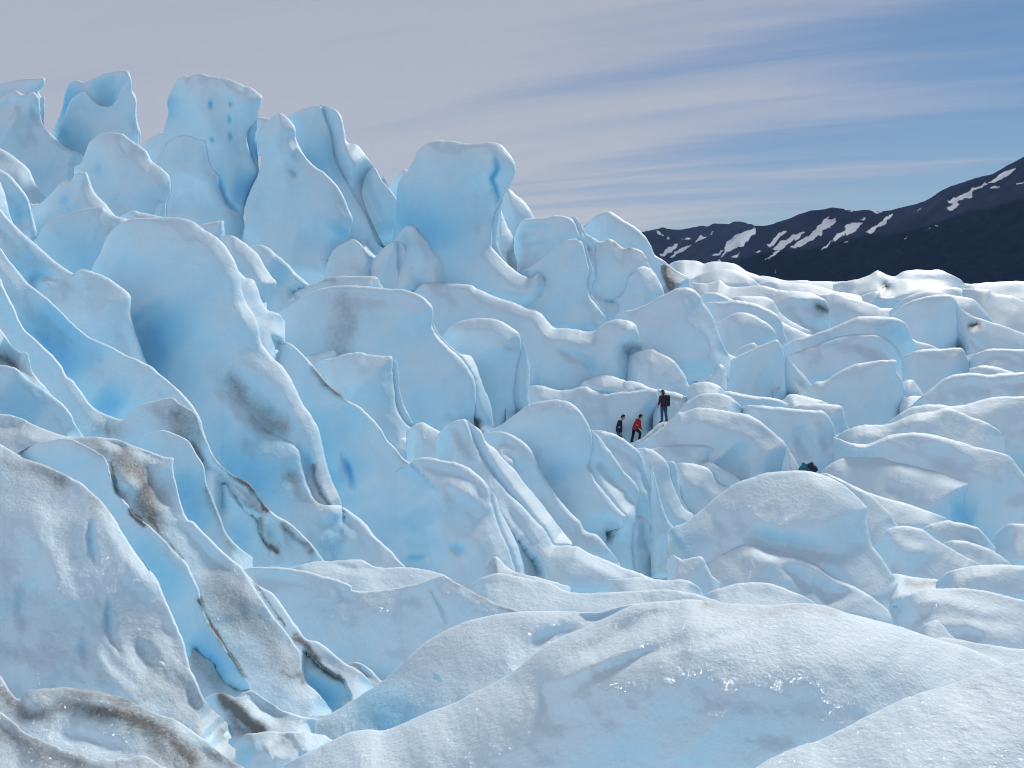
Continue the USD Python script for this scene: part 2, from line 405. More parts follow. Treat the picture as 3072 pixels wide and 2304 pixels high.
    if on is not None:
        nea = surface_of(on)[1]; lin = on['skin_lin']
        host = lin(P); host = np.where(np.isnan(host), nea(P), host)
        front = host - (off - dive * (off + 6 * m)) + dive * 3 * m
        base = host + 2 * m
    else:
        if q['join']:
            jo, jw = q['join']
            nea = surface_of(BUILT[jo][0])[1]; lin = BUILT[jo][0]['skin_lin']
            host = lin(P); host = np.where(np.isnan(host), nea(P), host)
            ds = cKDTree(curve(np.array([b, [b[0], yb]]), 4, False)).query(P)[0]
            ds = np.maximum(ds + (meshkit.fbm(W / 70, 3, 8) - .5) * 45 * ease(ds / 40), 0)
            k = np.where(shapely.contains_xy(BUILT[jo][0]['poly'], P[:, 0], P[:, 1]), ease(ds / jw), 1)
            front = (host + 1.5 * m * (1 - k)) * (1 - k) + (base - off) * k
            front = np.where(shapely.contains_xy(BUILT[jo][0]['poly'], P[:, 0], P[:, 1]), np.minimum(front, host + 1.5 * m * (1 - k) - 4 * m * k), front)
        others = LIMIT * 0
        for ow, (wide, bare) in OWN.items():
            if (ow != q['owner'] or ow == 'glacier') and not (q['join'] and ow == q['join'][0]):
                np.maximum(others, wide * 1.004, out=others)
        lim = map_coordinates(others, [gyy, gxx], order=1, mode='nearest')
        soft = 0.006 * q['D']
        dif = (front - lim) / soft
        front = lim + soft * np.where(dif > 30, dif, np.log1p(np.exp(np.minimum(dif, 30))))
        if q['owner'] != 'glacier':
            for o in BUILT.get(q['owner'], []):          # parts of one body meet exactly at their edges
                if q['name'] in ('flank', 'right_face'):
                    dd, ii = o['ctree'].query(P)
                    k = ease(dd / 45)
                    front = np.where((dd < 45) & (o['D'] < q['D']), (o['cdepth'][ii] + 0.003 * q['D']) * (1 - k) + front * k, front)
                s_in = shapely.contains_xy(o['poly'], P[:, 0], P[:, 1])
                if s_in.any():
                    v = surface_of(o)[0](P[s_in])
                    dd = o['tree'].query(P[s_in])[0]
                    do = np.clip(1 - o['cut'].query(P[s_in])[0] / o['fullw'], 0, 1)
                    v = np.where(np.isnan(v), 0, v) + (0.002 * q['D'] + .12 * dd * m) - do * o['fullw'] * 5 * m
                    front[s_in] = np.maximum(front[s_in], v)
    nb = len(ring); ncst = len(c)
    bk = base + (q['r'] * np.sqrt(np.maximum(1 - (1 - np.clip(d / q['r'], 0, 1)) ** 2, 0)) + d * q['back'] + 10 * (1 - np.exp(-d / 20))) * m
    bk = np.maximum(bk, front + 1e-3 + (d > 0) * 0.004 * q['D'])
    q.update(P=P, front=front, skin=front - dive * fullw * 1.6 * m, poly=poly, tree=tree, ctree=cKDTree(c), cdepth=front[:len(c)])
    BUILT.setdefault(q['owner'], []).append(q)
    # back sheet: coarser
    keepb = np.r_[np.ones(nb, bool), rng.random(len(P) - nb) < 0.16]
    PB = P[keepb]
    tb = Delaunay(PB).simplices
    cb = PB[tb].mean(1)
    tb = tb[shapely.contains_xy(poly, cb[:, 0], cb[:, 1])]
    u, w = PB[tb[:, 1]] - PB[tb[:, 0]], PB[tb[:, 2]] - PB[tb[:, 0]]
    cr = u[:, 0] * w[:, 1] - u[:, 1] * w[:, 0]
    tb = tb[np.abs(cr) > 1e-3]; cr = cr[np.abs(cr) > 1e-3]
    tb[cr < 0] = tb[cr < 0][:, ::-1]
    VF = world(P[:, 0], P[:, 1], front)
    VB = world(PB[:, 0], PB[:, 1], bk[keepb])
    nF = len(P)
    mapb = np.arange(len(PB)) + nF
    mapb[:ncst] = np.arange(ncst)               # the crest is shared
    tb = mapb[tb]
    lo = np.r_[ncst - 1, np.arange(ncst, nb), 0]
    lob = mapb[np.minimum(lo, nb - 1)]; lob[-1] = 0; lob[0] = ncst - 1
    side = []
    for i in range(len(lo) - 1):
        side += [(lo[i], lo[i + 1], lob[i + 1]), (lo[i], lob[i + 1], lob[i])]
    side = np.array([s for s in side if len(set(s)) == 3]).reshape(-1, 3)
    V = np.vstack([VF, VB]); T = np.vstack([tri, tb, side])
    used = np.unique(T); remap = np.full(len(V), -1); remap[used] = np.arange(len(used))
    A = np.r_[dirt, np.zeros(len(PB))][used], np.r_[blue, np.zeros(len(PB))][used]
    q['mesh'] = (V[used], remap[T]); q['attrs'] = dict(dirt=A[0], blue=A[1])
    # register in the depth limit that the farther bodies keep behind
    ins = shapely.contains_xy(poly, GPX.ravel(), GPY.ravel()).reshape(GPX.shape)
    if ins.any():
        pp = np.stack([GPX[ins], GPY[ins]], 1)
        near_i = cKDTree(P).query(pp)[1]
        inside = scut[near_i] > fullw
        val = np.zeros_like(LIMIT); val[ins] = np.where(inside, front[near_i], 0)
        mine = val.copy()
        dec = q['D'] * 0.012
        for _ in range(14):
            mine = np.maximum(mine, maximum_filter(mine, 3) - dec)
        mine = np.where(mine > 0, mine, 0)
        ow = OWN.setdefault(q['owner'], [np.zeros_like(LIMIT), np.zeros_like(LIMIT)])
        np.maximum(ow[0], mine, out=ow[0]); np.maximum(ow[1], val, out=ow[1])


ON = {('fh2', 'shoulder'), ('fr15', 'inner_crest'), ('fr15', 'apron'), ('fr22', 'terrace'), ('fr25', 'ledge'), ('t5', 'front_slab'), 
      ('t9', 'foot_lobe'), ('t11b', 'front_lobe'), ('m14', 'lower_spur'), ('m9', 'foot_slab'), ('m27', 'lower_fold')}       # steps and lobes that sit on the face of their own body
BUILT = {}


def surface_of(o):
    if 'lin' not in o:
        o['lin'] = LinearNDInterpolator(o['P'], o['front']); o['skin_lin'] = LinearNDInterpolator(o['P'], o['skin'])
        A = np.c_[o['P'], np.ones(len(o['P']))]
        pl = np.linalg.lstsq(A, o['skin'], rcond=None)[0]
        res, kd = o['skin'] - A @ pl, cKDTree(o['P'])

        def beyond(X):
            dd, ii = kd.query(X, k=80)
            w = 1 / (dd + 15) ** 2
            return np.c_[X, np.ones(len(X))] @ pl + (res[ii] * w).sum(1) / w.sum(1)
        o['near'] = beyond
    return o['lin'], o['near']


def build_all():
    hosts = {q['join'][0]: q['D'] - .01 for q in RIDGES if q['join']}
    at = lambda q: hosts.get(q['owner'], q['D'])
    for q in sorted(RIDGES, key=at):
        if (q['owner'], q['name']) in ON:
            continue
        build_ridge(q)
        if q['name'] == 'face' and q['owner'] != 'glacier':
            for o in RIDGES:
                if o['owner'] == q['owner'] and (o['owner'], o['name']) in ON:
                    build_ridge(o, on=q)

# ------------------------------------------------------------------ the ice, far to near
THINGS = {}


def T(key, name, label, category='ice ridge', group=None):
    THINGS[key] = (name, label, category, group)


g = 'glacier'
# --- far field on the right
R(g, 210, 'C 420,900 550,872 640,862 720,876 790,890 880,884 950,891 1050,893 1140,890 1250,878 1400,880 1600,890 1800,905 2000,920', 'C 1050', lean=2.2, B=20, L=25)
T('fh1', 'ice_hummock', 'low pale ice hummock on the skyline at the left foot of the dark mountain', 'ice hummock')
R('fh1', 150, 'C 30,830 60,795 100,772 160,767 230,771 280,786 330,775 400,775 450,785 490,800 540,830 600,855 650,880 720,910', 'C 1000', lean=1.3, yaw=.3)
T('fh2', 'ice_hummock', 'broad streaked ice hummock with a pointed left top, standing up against the dark forest', 'ice hummock')
R('fh2', 140, 'C 1060,910 1140,892 1200,880 1250,865 1290,850 1330,829 1380,850 1432,863 1480,838 1555,821 1640,824 1700,823 1765,852 1830,880 1858,914', 'C 1080', lean=1.5, yaw=.1)
R('fh2', 133, 'C 1280,930 1340,925 1400,895 1480,880 1540,885 1600,905 1660,925 1740,925 1820,935 1880,960', 'C 1080', lean=1.4, name='shoulder')
R(g, 170, 'C 1780,950 1858,914 1920,905 2050,897 2212,891 2500,880', 'C 1100', lean=1.4)
R(g, 118, 'C 170,900 260,850 330,825 420,822 480,835 550,865 600,900 640,935', 'C 1000', lean=1.0)
R(g, 128, 'C 600,905 680,893 760,902 850,907 940,917 1050,946 1150,965 1210,975 1260,1000 1300,1020 1360,1050 1440,1060 1500,1090', 'C 1180', lean=1.4)
T('fr6', 'ice_ridge', 'long flat-topped far ice ridge with a dark hole under its right end')
R('fr6', 104, 'C 150,940 205,905 280,905 350,893 380,890 420,920 500,925 570,918 650,925 750,945 850,950 930,965 990,990 1020,1015 1035,1050 1035,1100 1040,1165 1050,1200', 'C 1330', lean=.7)
R(g, 116, 'C 900,975 930,967 1000,975 1080,967 1150,990 1230,1012 1290,1030 1350,1055 1440,1062 1500,1100', 'C 1250', lean=.6)
R(g, 124, 'C 1200,985 1330,955 1350,980 1420,985 1480,962 1560,940 1650,930 1760,935 1850,960', 'C 1100', lean=1.0)
R(g, 100, 'C 1400,1080 1480,1000 1550,965 1640,945 1700,950 1760,975 1850,985 1900,1000 1960,1050 2010,1110 2060,1180', 'C 1250', lean=.7)
R(g, 122, 'C 1840,935 1940,940 2000,945 2020,960 2080,970 2150,985 2212,1010 2500,1090', 'C 1250', lean=.8)
T('fr10', 'ice_ridge', 'big grey-blue ice block with a dark pocket on its long right flank, far right')
R('fr10', 84, 'C 1380,1140 1400,1115 1440,1080 1480,1040 1540,1010 1620,985 1700,973 1760,978 1790,1005 1805,1060 1808,1150 1810,1300', 'C 1420', lean=.4, r=7)
R('fr10', 86, 'C 1740,985 1765,980 1795,1003 1830,1050 1900,1100 1990,1130 2060,1150 2130,1175 2212,1205 2500,1280', 'C 1420', lean=.5, yaw=.5, name='flank')
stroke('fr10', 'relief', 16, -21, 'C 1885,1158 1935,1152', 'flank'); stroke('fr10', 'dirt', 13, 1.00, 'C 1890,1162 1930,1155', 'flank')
stroke('fr10', 'relief', 9, -8, 'C 1820,1180 1870,1230 1920,1270 1960,1310', 'flank')
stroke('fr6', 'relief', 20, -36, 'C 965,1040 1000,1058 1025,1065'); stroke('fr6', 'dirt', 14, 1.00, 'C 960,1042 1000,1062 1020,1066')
stroke('fr6', 'relief', 12, 12, 'C 700,1040 800,1000 920,1000 1010,1020'); stroke('fr6', 'relief', 10, -8, 'C 820,1080 880,1130 960,1180')
stroke('fh2', 'dirt', 14, 0.75, 'C 1360,915 1385,930'); stroke('fh2', 'relief', 16, -18, 'C 1360,915 1390,930')
stroke('fh2', 'relief', 16, -13, 'C 1560,860 1660,875 1780,890'); stroke('fh2', 'relief', 12, 10, 'C 1500,850 1640,850 1760,870')
T('fr12', 'ice_peak', 'pale steep even-faced ice peak below the far hummock, behind the highest hiker', 'ice peak')
R('fr12', 60, 'C -300,1130 -220,1080 -130,1060 -60,1030 0,992 60,965 120,935 170,928 210,940 250,970 280,1020 320,1080 350,1150 380,1230 400,1280 420,1320 440,1350', 'C 1500', lean=.4, yaw=.15)
R(g, 92, 'C 240,1000 290,962 340,958 400,975 450,1000 490,1030', 'C 1100')
R(g, 98, 'C 380,1000 430,988 500,980 600,980 650,985 700,1010 740,1080 800,1130 860,1160 940,1200 980,1230', 'C 1350', yaw=.4, lean=.5)
T('fr13', 'ice_ridge', 'arched ice ridge running down to the right, just right of the pale ice peak')
R('fr13', 88, 'C 270,1060 290,1030 380,1015 480,1010 560,1020 620,1040 680,1065 730,1100 755,1150 765,1200 790,1250 830,1270', 'C 1420', lean=.4)
T('fr14', 'ice_hummock', 'rounded blue-grey ice dome in front of the arched ridge', 'ice hummock')
R('fr14', 80, 'C 335,1150 390,1125 440,1095 500,1080 560,1090 620,1120 680,1155 710,1190 722,1230 720,1290', 'C 1480', lean=.4)
R(g, 91, 'C 700,1080 760,1140 830,1180 900,1210 980,1230 1040,1260', 'C 1350', yaw=.6, lean=.6, mat='far')
T('fr15', 'ice_ridge', 'wave-shaped ice ridge with a curling double crest, middle of the right-hand field')
R('fr15', 72, 'C 740,1310 760,1290 820,1250 920,1220 1000,1190 1060,1170 1120,1140 1200,1110 1280,1106 1380,1108 1440,1115 1490,1140 1520,1190 1540,1250 1570,1310 1580,1350', 'C 1520', lean=.3)
R('fr15', 69.5, 'C 790,1340 850,1315 950,1282 1060,1237 1130,1217 1240,1210 1330,1216 1390,1240 1430,1275 1460,1320 1475,1370 1482,1430 1492,1465', 'C 1560', lean=.4, name='inner_crest')
R('fr15', 67, 'C 860,1470 900,1440 950,1405 1020,1372 1080,1362 1150,1400', 'C 1560', lean=.7, name='apron')
stroke('fr15', 'blue', 26, 0.26, 'C 1020,1260 1060,1235'); stroke('fr15', 'blue', 40, 0.26, 'C 1300,1180 1420,1200 1500,1270', 'face')
R(g, 66, 'C 420,1370 480,1310 540,1270 580,1263 610,1285', 'C 1420')
T('fr16', 'ice_peak', 'broad pointed ice peak with a scored bright right flank, directly left of the wave-shaped ridge', 'ice peak')
R('fr16', 62, 'C 290,1540 350,1480 400,1420 440,1370 500,1340 560,1310 630,1280 680,1258 720,1246 745,1275 765,1340 775,1420 780,1520 785,1620', 'C 1680', lean=.35, yaw=-.1)
R('fr16', 63, 'C 700,1255 720,1247 745,1272 770,1330 800,1370 850,1420 890,1460 920,1500 945,1540', 'C 1680', lean=.6, yaw=.5, name='flank')
stroke('fr16', 'relief', 10, -12, 'C 790,1430 830,1480 860,1530', 'flank'); stroke('fr16', 'dirt', 26, 0.44, 'C 880,1520 850,1570 790,1600', 'flank')
R(g, 75, 'C 1530,1235 1580,1260 1640,1275 1695,1298 1720,1320', 'C 1400', yaw=.3)
T('fr18', 'ice_block', 'squat ice block with a slanting shaded face right of the wave-shaped ridge', 'ice block')
R('fr18', 67, 'C 1480,1345 1560,1310 1640,1300 1720,1300 1830,1295 1850,1310 1870,1350 1890,1400 1905,1440 1910,1500', 'C 1720', lean=.35, B=70)
T('fr19', 'ice_ridge', 'low flat ice ridge at the right edge under the pocketed block')
R('fr19', 66, 'C 1855,1348 1920,1325 2000,1300 2100,1300 2212,1303 2500,1312', 'C 1560', lean=.5)
R(g, 60.5, 'C 1880,1420 1960,1400 2050,1410 2100,1425 2150,1445 2200,1480', 'C 1560', lean=.6)
T('fr17', 'ice_ridge', 'swept ice ridge rising to a notched blunt beak, right of centre')
R('fr17', 58, 'C 830,1620 900,1560 950,1500 1010,1490 1060,1460 1130,1420 1200,1390 1290,1375 1370,1367 1440,1370 1448,1395 1440,1430 1465,1470 1480,1510 1500,1580 1530,1650 1545,1700', 'C 1900', lean=.35)
R(g, 58.5, 'C 1460,1520 1480,1500 1540,1488 1575,1530 1600,1580 1615,1640', 'C 1720', lean=.6)
R(g, 57, 'C 1470,1600 1510,1590 1560,1585 1620,1600 1660,1630 1700,1640', 'C 1720', lean=1.2)
T('fr20', 'ice_ridge', 'long gently rounded ice ridge at the right edge, second above the big terraced one')
R('fr20', 54, 'C 1520,1650 1580,1600 1640,1550 1700,1500 1760,1465 1840,1450 1900,1447 2000,1455 2080,1448 2212,1440 2500,1430', 'C 1800', lean=.5)
T('fr21', 'ice_ridge', 'pale soft-folded ice swell above the massive terraced ridge at the right edge')
R('fr21', 49, 'F 1360,365 1430,310 1500,260 1600,235 1720,230 1760,240 1850,230 1950,200 2080,180 2212,180 2500,180', 'F 650', lean=.5)
R('fr21', 46, 'F 1060,425 1130,385 1200,360 1270,350 1350,352 1400,345 1480,310 1560,285 1650,270 1740,250 1800,262 1900,305 2000,340 2100,420', 'F 700', lean=.6, name='fold')
stroke('fr21', 'relief', 14, 8, 'F 1420,360 1550,330 1680,320')
R(g, 54, 'F 720,215 760,195 790,168 880,175 960,195 1030,220', 'F 330', lean=.6)
R(g, 53, 'F 150,190 200,172 260,150 340,143 430,145 520,165 640,180 740,200 820,235 850,255', 'F 330', lean=.5)
R(g, 50.5, 'F 820,240 920,225 1040,225 1110,240 1125,280 1140,340 1165,385', 'F 520', lean=.3)
T('fr23', 'ice_hummock', 'slab-sided ice hummock with a dented front, above the crouching hiker', 'ice hummock')
R('fr23', 46.5, 'F 480,270 520,240 600,235 720,240 840,255 940,262 1000,270 1040,310 1065,360 1080,410 1130,430 1180,450', 'F 700', lean=.35)
stroke('fr23', 'relief', 26, -24, 'F 855,360 880,430 900,500 930,560', 'face'); stroke('fr23', 'relief', 18, 11, 'F 960,330 980,450 960,540', 'face')
T('fr22', 'ice_ridge', 'massive terraced ice ridge with a sharp step, right of the crouching hiker')
R('fr22', 42, 'F 1060,420 1120,445 1200,465 1260,468 1330,440 1400,412 1480,402 1580,400 1660,408 1740,430 1840,460 1950,490 2050,515 2120,540 2160,580 2190,620 2212,650 2300,760 2400,900', 'F 1100', lean=.5, B=70)
R('fr22', 39.5, 'F 980,640 1040,590 1100,557 1180,548 1280,550 1370,551 1420,570 1460,580 1600,612 1740,652 1840,690 1878,712 1862,770 1852,860 1850,960', 'F 1100', lean=.3, r=5, name='terrace')
stroke('fr22', 'blue', 60, 0.56, 'F 1760,880 1830,880 1900,920', None); stroke('fr22', 'relief', 22, 16, 'F 1150,520 1300,470 1420,450', 'face'); stroke('fr22', 'relief', 18, 10, 'F 1560,430 1750,480 1950,560', 'face')
# --- hikers' hollow
R(g, 52.9, 'E 1680,430 1700,400 1760,370 1810,352 1880,360 1950,380 2010,415', 'E 560', lean=.6)
R(g, 52.5, 'E 1900,400 1960,385 2050,400 2120,430 2180,450 2240,500', 'E 560', lean=.6)
R(g, 52.2, 'Z 1250,260 1340,215 1500,240 1700,280 1900,330 2000,380 2130,470 2200,600', 'Z 1300', lean=.5)
T('wall', 'ice_wall', 'smooth shaded ice wall with a sagging crest, right behind the hikers', 'ice wall')
R('wall', 51.6, 'E 1300,440 1380,420 1450,415 1550,440 1620,440 1720,420 1760,440 1850,460 1950,455 2050,445 2140,437 2158,450 2160,520 2162,640', 'E 860', lean=.25)
R(g, 50.4, 'Z 480,1560 600,1490 720,1478 880,1425 1000,1380 1120,1270 1250,1160 1380,1040 1480,1012 1600,985 1700,900 1800,840', 'Z 1700', lean=1.2, B=40, name='ice_ramp')
T('fr25', 'ice_hummock', 'smooth rounded ice hump with a shaded hollow low on its front, right of the hikers', 'ice hummock')
R('fr25', 45, 'F -132,485 -58,434 0,385 44,350 86,310 126,275 150,275 230,250 300,248 380,260 460,275 540,290 620,330 690,385 740,430 770,465 780,490 772,540 765,620', 'F 800', lean=.5, B=90, L=90)
R('fr25', 47, 'F 80,320 126,270 160,228 197,199 225,180 270,160 340,157 410,170 460,195 500,230 525,275', 'F 500', lean=.6, name='upper_hump')
R('fr25', 43.2, 'F -130,545 -60,500 0,488 60,475 160,470 300,478 340,500 330,540', 'F 800', lean=1.3, B=30, name='ledge')
stroke('fr25', 'relief', 60, -54, 'F 400,560 480,630 560,660', 'face')
R(g, 41.5, 'F 745,640 762,560 785,485 805,525 830,560 855,600 870,640', 'F 720', lean=.4, r=5)
R(g, 42.5, 'F 240,620 260,592 300,575 360,590 420,620 470,650 510,690 560,740', 'F 900', lean=.6)
T('rib', 'ice_rib', 'thin sinuous ice rib curving down beside a scooped hollow, below the hikers', 'ice rib')
R('rib', 40, 'F -150,505 -126,495 -76,488 -16,508 40,550 70,600 80,660 100,725 130,795 175,865 235,892', 'F 1000', lean=.25)
R('rib', 40.8, 'F 30,560 60,570 105,576 122,620 130,700 140,780 175,850 225,892', 'F 1000', lean=.3, yaw=.4, name='flank')
R(g, 42, 'F 70,600 100,582 160,580 240,592 300,610 330,640 360,690 400,712 460,728 500,760', 'F 960', lean=.4)
stroke('rib', 'blue', 30, 0.60, 'F 120,1100 140,1040 150,1000', None)
# --- tall towers on the left skyline
T('t1', 'ice_tower', 'leftmost ice tower with a flat overhanging cap, cut by the picture edge', 'ice tower', None)
R('t1', 64, 'A -300,240 0,203 120,180 230,170 270,166 272,195 255,225 236,245 250,285 268,282 270,340 264,450 300,520 340,640', 'A 800', lean=.1, name='cap')
R('t1', 62, 'A -300,340 0,285 40,265 100,246 145,264 200,250 238,285 242,350 250,420 272,462 320,515 375,570 425,600 465,612 505,640 540,700', 'A 1000', lean=.2, yaw=.1)
stroke('t1', 'dirt', 8, 0.44, 'A 60,420 80,380'); stroke('t1', 'relief', 10, -12, 'A 205,350 230,420 250,450')
stroke('t1', 'relief', 14, 7, 'A 0,320 80,290 180,270'); stroke('t1', 'relief', 14, -7, 'A 0,345 80,320 180,320'); stroke('t1', 'blue', 100, 0.19, 'A 100,700 260,850')
T('t2', 'ice_tower', 'ice tower with a scooped blue hollow under its slanting top, second from the left', 'ice tower')
R('t2', 67, 'A 300,560 318,510 340,440 375,350 395,260 430,195 470,183 510,196 560,175 640,140 735,122 775,130 790,170 795,240 822,290 822,380 835,450 850,490 850,600', 'A 760', lean=.15)
R('t2', 65.3, 'A 330,560 380,430 420,318 470,268 515,246 545,285 590,325 655,341 690,316 725,245 765,182 785,160 794,200 797,250 820,300 818,400 830,480 846,600', 'A 800', lean=.2, name='front_slab', r=6, B=25)
stroke('t2', 'blue', 55, 0.56, 'A 570,310 640,290 690,290', 'face'); stroke('t2', 'blue', 50, 0.52, 'A 350,440 400,300 440,220', 'face'); stroke('t2', 'blue', 60, 0.30, 'A 340,520 420,560 500,620')
stroke('t2', 'relief', 8, -10, 'A 810,400 815,450 830,500', 'front_slab')
R(g, 75, 'A 840,640 850,580 870,555 920,520 980,497 1030,500', 'A 760', name='ice_ridge')
T('t5', 'ice_tower', 'tallest ice tower, broad and flat-topped with a branching crack and rows of small slits', 'ice tower')
R('t5', 62.6, 'A 925,800 945,665 975,560 1000,440 1016,385 1012,300 1042,222 1070,185 1112,155 1140,160 1190,144 1260,155 1350,168 1440,195 1475,213 1512,222 1555,255 1583,280 1578,325 1556,390 1535,440 1505,480 1492,530 1500,600 1530,680 1556,735 1530,800 1500,860 1480,940 1465,1010 1460,1180', 'A 1350', lean=.1, B=45, L=40)
R('t5', 63.6, 'A 1480,260 1560,262 1583,285 1575,335 1554,420 1548,560 1560,690 1565,790', 'A 1000', yaw=.8, lean=.1, name='flank')
R('t5', 60.5, 'A 925,790 950,690 1005,565 1060,532 1110,521 1160,527 1190,542 1232,548 1250,620 1280,720 1312,762 1330,840 1370,930 1420,968 1452,990 1476,1050 1474,1105 1450,1160', 'A 1350', lean=.15, r=3, B=10, name='front_slab', rag=1.8)
for s_ in ('A 1273,300 1272,355', 'A 1390,318 1394,335', 'A 1388,395 1386,440', 'A 1389,495 1391,540', 'A 1278,525 1282,550'):
    stroke('t5', 'relief', 4.5, -9, s_, 'face'); stroke('t5', 'blue', 5, .6, s_, 'face')
stroke('t5', 'blue', 16, 0.68, 'A 1310,740 1335,850 1375,930 1440,985', 'face'); stroke('t5', 'relief', 10, -18, 'A 1315,760 1340,860 1380,930 1440,985', 'face')
stroke('t5', 'blue', 45, 0.56, 'A 1545,730 1500,830 1475,940', 'face'); stroke('t5', 'blue', 60, 0.60, 'A 1520,500 1530,600 1550,700', 'flank'); stroke('t5', 'relief', 40, -24, 'A 1180,760 1140,880 1110,1000', 'front_slab')
stroke('t5', 'blue', 34, 0.45, 'A 1030,260 1020,340 1005,420', 'face'); stroke('t5', 'relief', 40, 21, 'A 1300,600 1250,420 1200,250', 'face')
R(g, 73, 'A 1520,470 1545,420 1580,405 1640,420 1680,520', 'A 640')
T('t3', 'ice_dome', 'smooth light dome of ice with a bulging right side, in front of the left towers', 'ice dome')
R('t3', 52, 'A 430,800 440,760 450,700 490,680 520,600 545,550 600,510 660,498 745,505 790,540 850,580 890,620 910,660 960,700 1010,745 1030,800 1025,870 1005,930 1000,1000 1010,1060', 'A 1200', lean=.25)
R('t3', 53, 'A 950,720 1012,748 1032,800 1028,870 1010,930 1005,1000 1040,1030', 'A 1200', yaw=.6, name='flank')
stroke('t3', 'dirt', 45, 0.38, 'A 700,900 760,960 800,1000'); stroke('t3', 'blue', 26, 0.26, 'A 560,730 620,725')
T('t7', 'ice_cone', 'conical ice tower with a knobbed tip and wide rounded belly, right of the tallest tower', 'ice tower')
R('t7', 61.5, 'A 1450,1180 1475,1060 1480,950 1505,860 1545,780 1565,720 1575,660 1560,580 1560,490 1600,440 1650,400 1690,384 1730,410 1780,470 1785,530 1810,590 1850,650 1900,705 1960,740 2020,800 2070,880 2100,950 2125,1000 2130,1030 2115,1070 2105,1110 2088,1165 2085,1220', 'A 1420', lean=.2, B=70)
R('t7', 58.9, 'B 150,1110 205,1005 235,980 270,962 318,938 350,950 380,985 405,1030 425,1090 440,1140', 'B 1300', lean=.5, name='foot_knob', B=30)
stroke('t7', 'dirt', 12, 0.56, 'A 1755,730 1775,755'); stroke('t7', 'relief', 20, -12, 'A 1750,730 1790,745'); stroke('t7', 'relief', 18, 16, 'A 1690,640 1780,600 1830,640'); stroke('t7', 'relief', 14, -11, 'A 1775,540 1790,620 1830,680')
stroke('t7', 'blue', 60, 0.38, 'A 2030,1120 2080,1040', 'face')
T('t8', 'ice_tower', 'twin-crested ice tower with a blue left face and a bright scored right flank', 'ice tower')
R('t8', 65, 'A 1700,480 1725,405 1800,365 1920,335 1940,345 1965,420 1998,520 2020,650 2055,730 2110,830 2165,930 2220,1030 2280,1170 2330,1200', 'A 1300', yaw=-.35, lean=.15, name='face', rag=.3)
R('t8', 66.5, 'A 1880,360 1920,335 1990,345 2030,362 2060,400 2075,470 2095,560 2150,570 2212,640 B 440,500 492,575 505,560 550,648 583,700 585,740 578,880 565,960', 'A 1320', yaw=.75, lean=.45, name='flank')
R('t8', 65.2, 'B 525,1010 500,975 455,885 415,800 385,720 372,650 385,580 410,530 445,505 495,585 550,650 583,700 585,740 575,880 560,960', 'B 1200', yaw=-.3, lean=.2, name='right_face', r=5, rag=.3)
stroke('t8', 'blue', 70, 0.34, 'A 1850,520 1950,680 2050,830', 'face'); stroke('t8', 'blue', 50, 0.30, 'B 560,900 540,800', 'right_face'); stroke('t8', 'relief', 12, -11, 'B 280,500 340,560 350,640', 'flank'); stroke('t8', 'relief', 9, -7, 'B 250,480 270,540 320,620', 'flank')
stroke('t8', 'relief', 26, -24, 'A 1960,420 2000,480', 'flank')
R(g, 68, 'B 540,700 550,600 570,560 610,525 645,520 690,560', 'B 800')
T('t9', 'ice_tower', 'mushroom-shaped ice tower with a flat top, a vertical crack and a pinched waist, centre skyline', 'ice tower')
R('t9', 62, 'B 555,960 575,880 580,800 583,690 600,600 640,540 680,470 720,400 780,355 835,342 890,346 960,357 1025,365 1090,356 1165,357 1220,376 1262,425 1288,462 1301,492 1298,540 1275,592 1250,640 1215,700 1180,780 1160,850 1152,920 1160,985 1200,1035 1260,1100 1330,1150 1390,1168 1445,1140 1480,1200 1500,1330', 'B 1380', lean=.18, B=85, L=80)
R('t9', 62.8, 'B 1160,700 1225,680 1205,780 1190,880 1192,960 1210,1020 1250,1080 1280,1120', 'B 1300', yaw=.7, name='flank')
R('t9', 58.6, 'B 535,980 580,925 620,880 655,857 690,865 730,910 770,960 800,1010 840,1050 855,1075 885,1098', 'B 1300', lean=.35, name='foot_lobe')
stroke('t9', 'relief', 6, -16, 'B 1180,420 1186,520 1160,572 1182,640 1193,700 1168,790', 'face'); stroke('t9', 'blue', 10, 0.68, 'B 1182,430 1186,520 1160,572 1182,640 1193,700', 'face')
stroke('t9', 'relief', 4, -10, 'B 1152,630 1152,668', 'face'); stroke('t9', 'blue', 110, 0.56, 'B 590,860 660,830 740,900 830,1020', 'face'); stroke('t9', 'blue', 60, 0.26, 'B 590,700 590,800', 'face'); stroke('t9', 'blue', 30, 0.22, 'B 650,980 690,930', 'foot_lobe')
stroke('t9', 'relief', 26, -24, 'B 1090,600 1100,760 1090,900', 'face')
R(g, 64.5, 'B 1190,820 1212,765 1235,820 1260,880 1285,920 1292,960 1290,1010 1310,1080', 'B 1200', yaw=.6, lean=.5, name='ice_ridge')
R(g, 72, 'B 1180,800 1250,640 1300,670 1350,710 1395,770 1415,810 1440,900', 'B 1050', name='ice_ridge')
stroke(g, 'dirt', 22, 0.69, 'B 1260,1010 1265,1060 1280,1100')
T('t9w', 'ice_fin', 'small wedge-shaped ice fin with a knife-edge crease, at the left foot of the mushroom-shaped tower', 'ice fin')
R('t9w', 58.8, 'B 380,1130 450,1050 510,985 550,960 580,956 590,1060 598,1130 630,1195 695,1265', 'B 1330', yaw=-.15)
R('t9w', 59.4, 'B 550,965 585,955 620,970 645,1010 650,1060 680,1120 710,1170 745,1215 760,1260', 'B 1330', yaw=.5, name='flank')
T('t10', 'ice_spike', 'slanting triangular ice spike joined to the foot of the mushroom-shaped tower', 'ice spike')
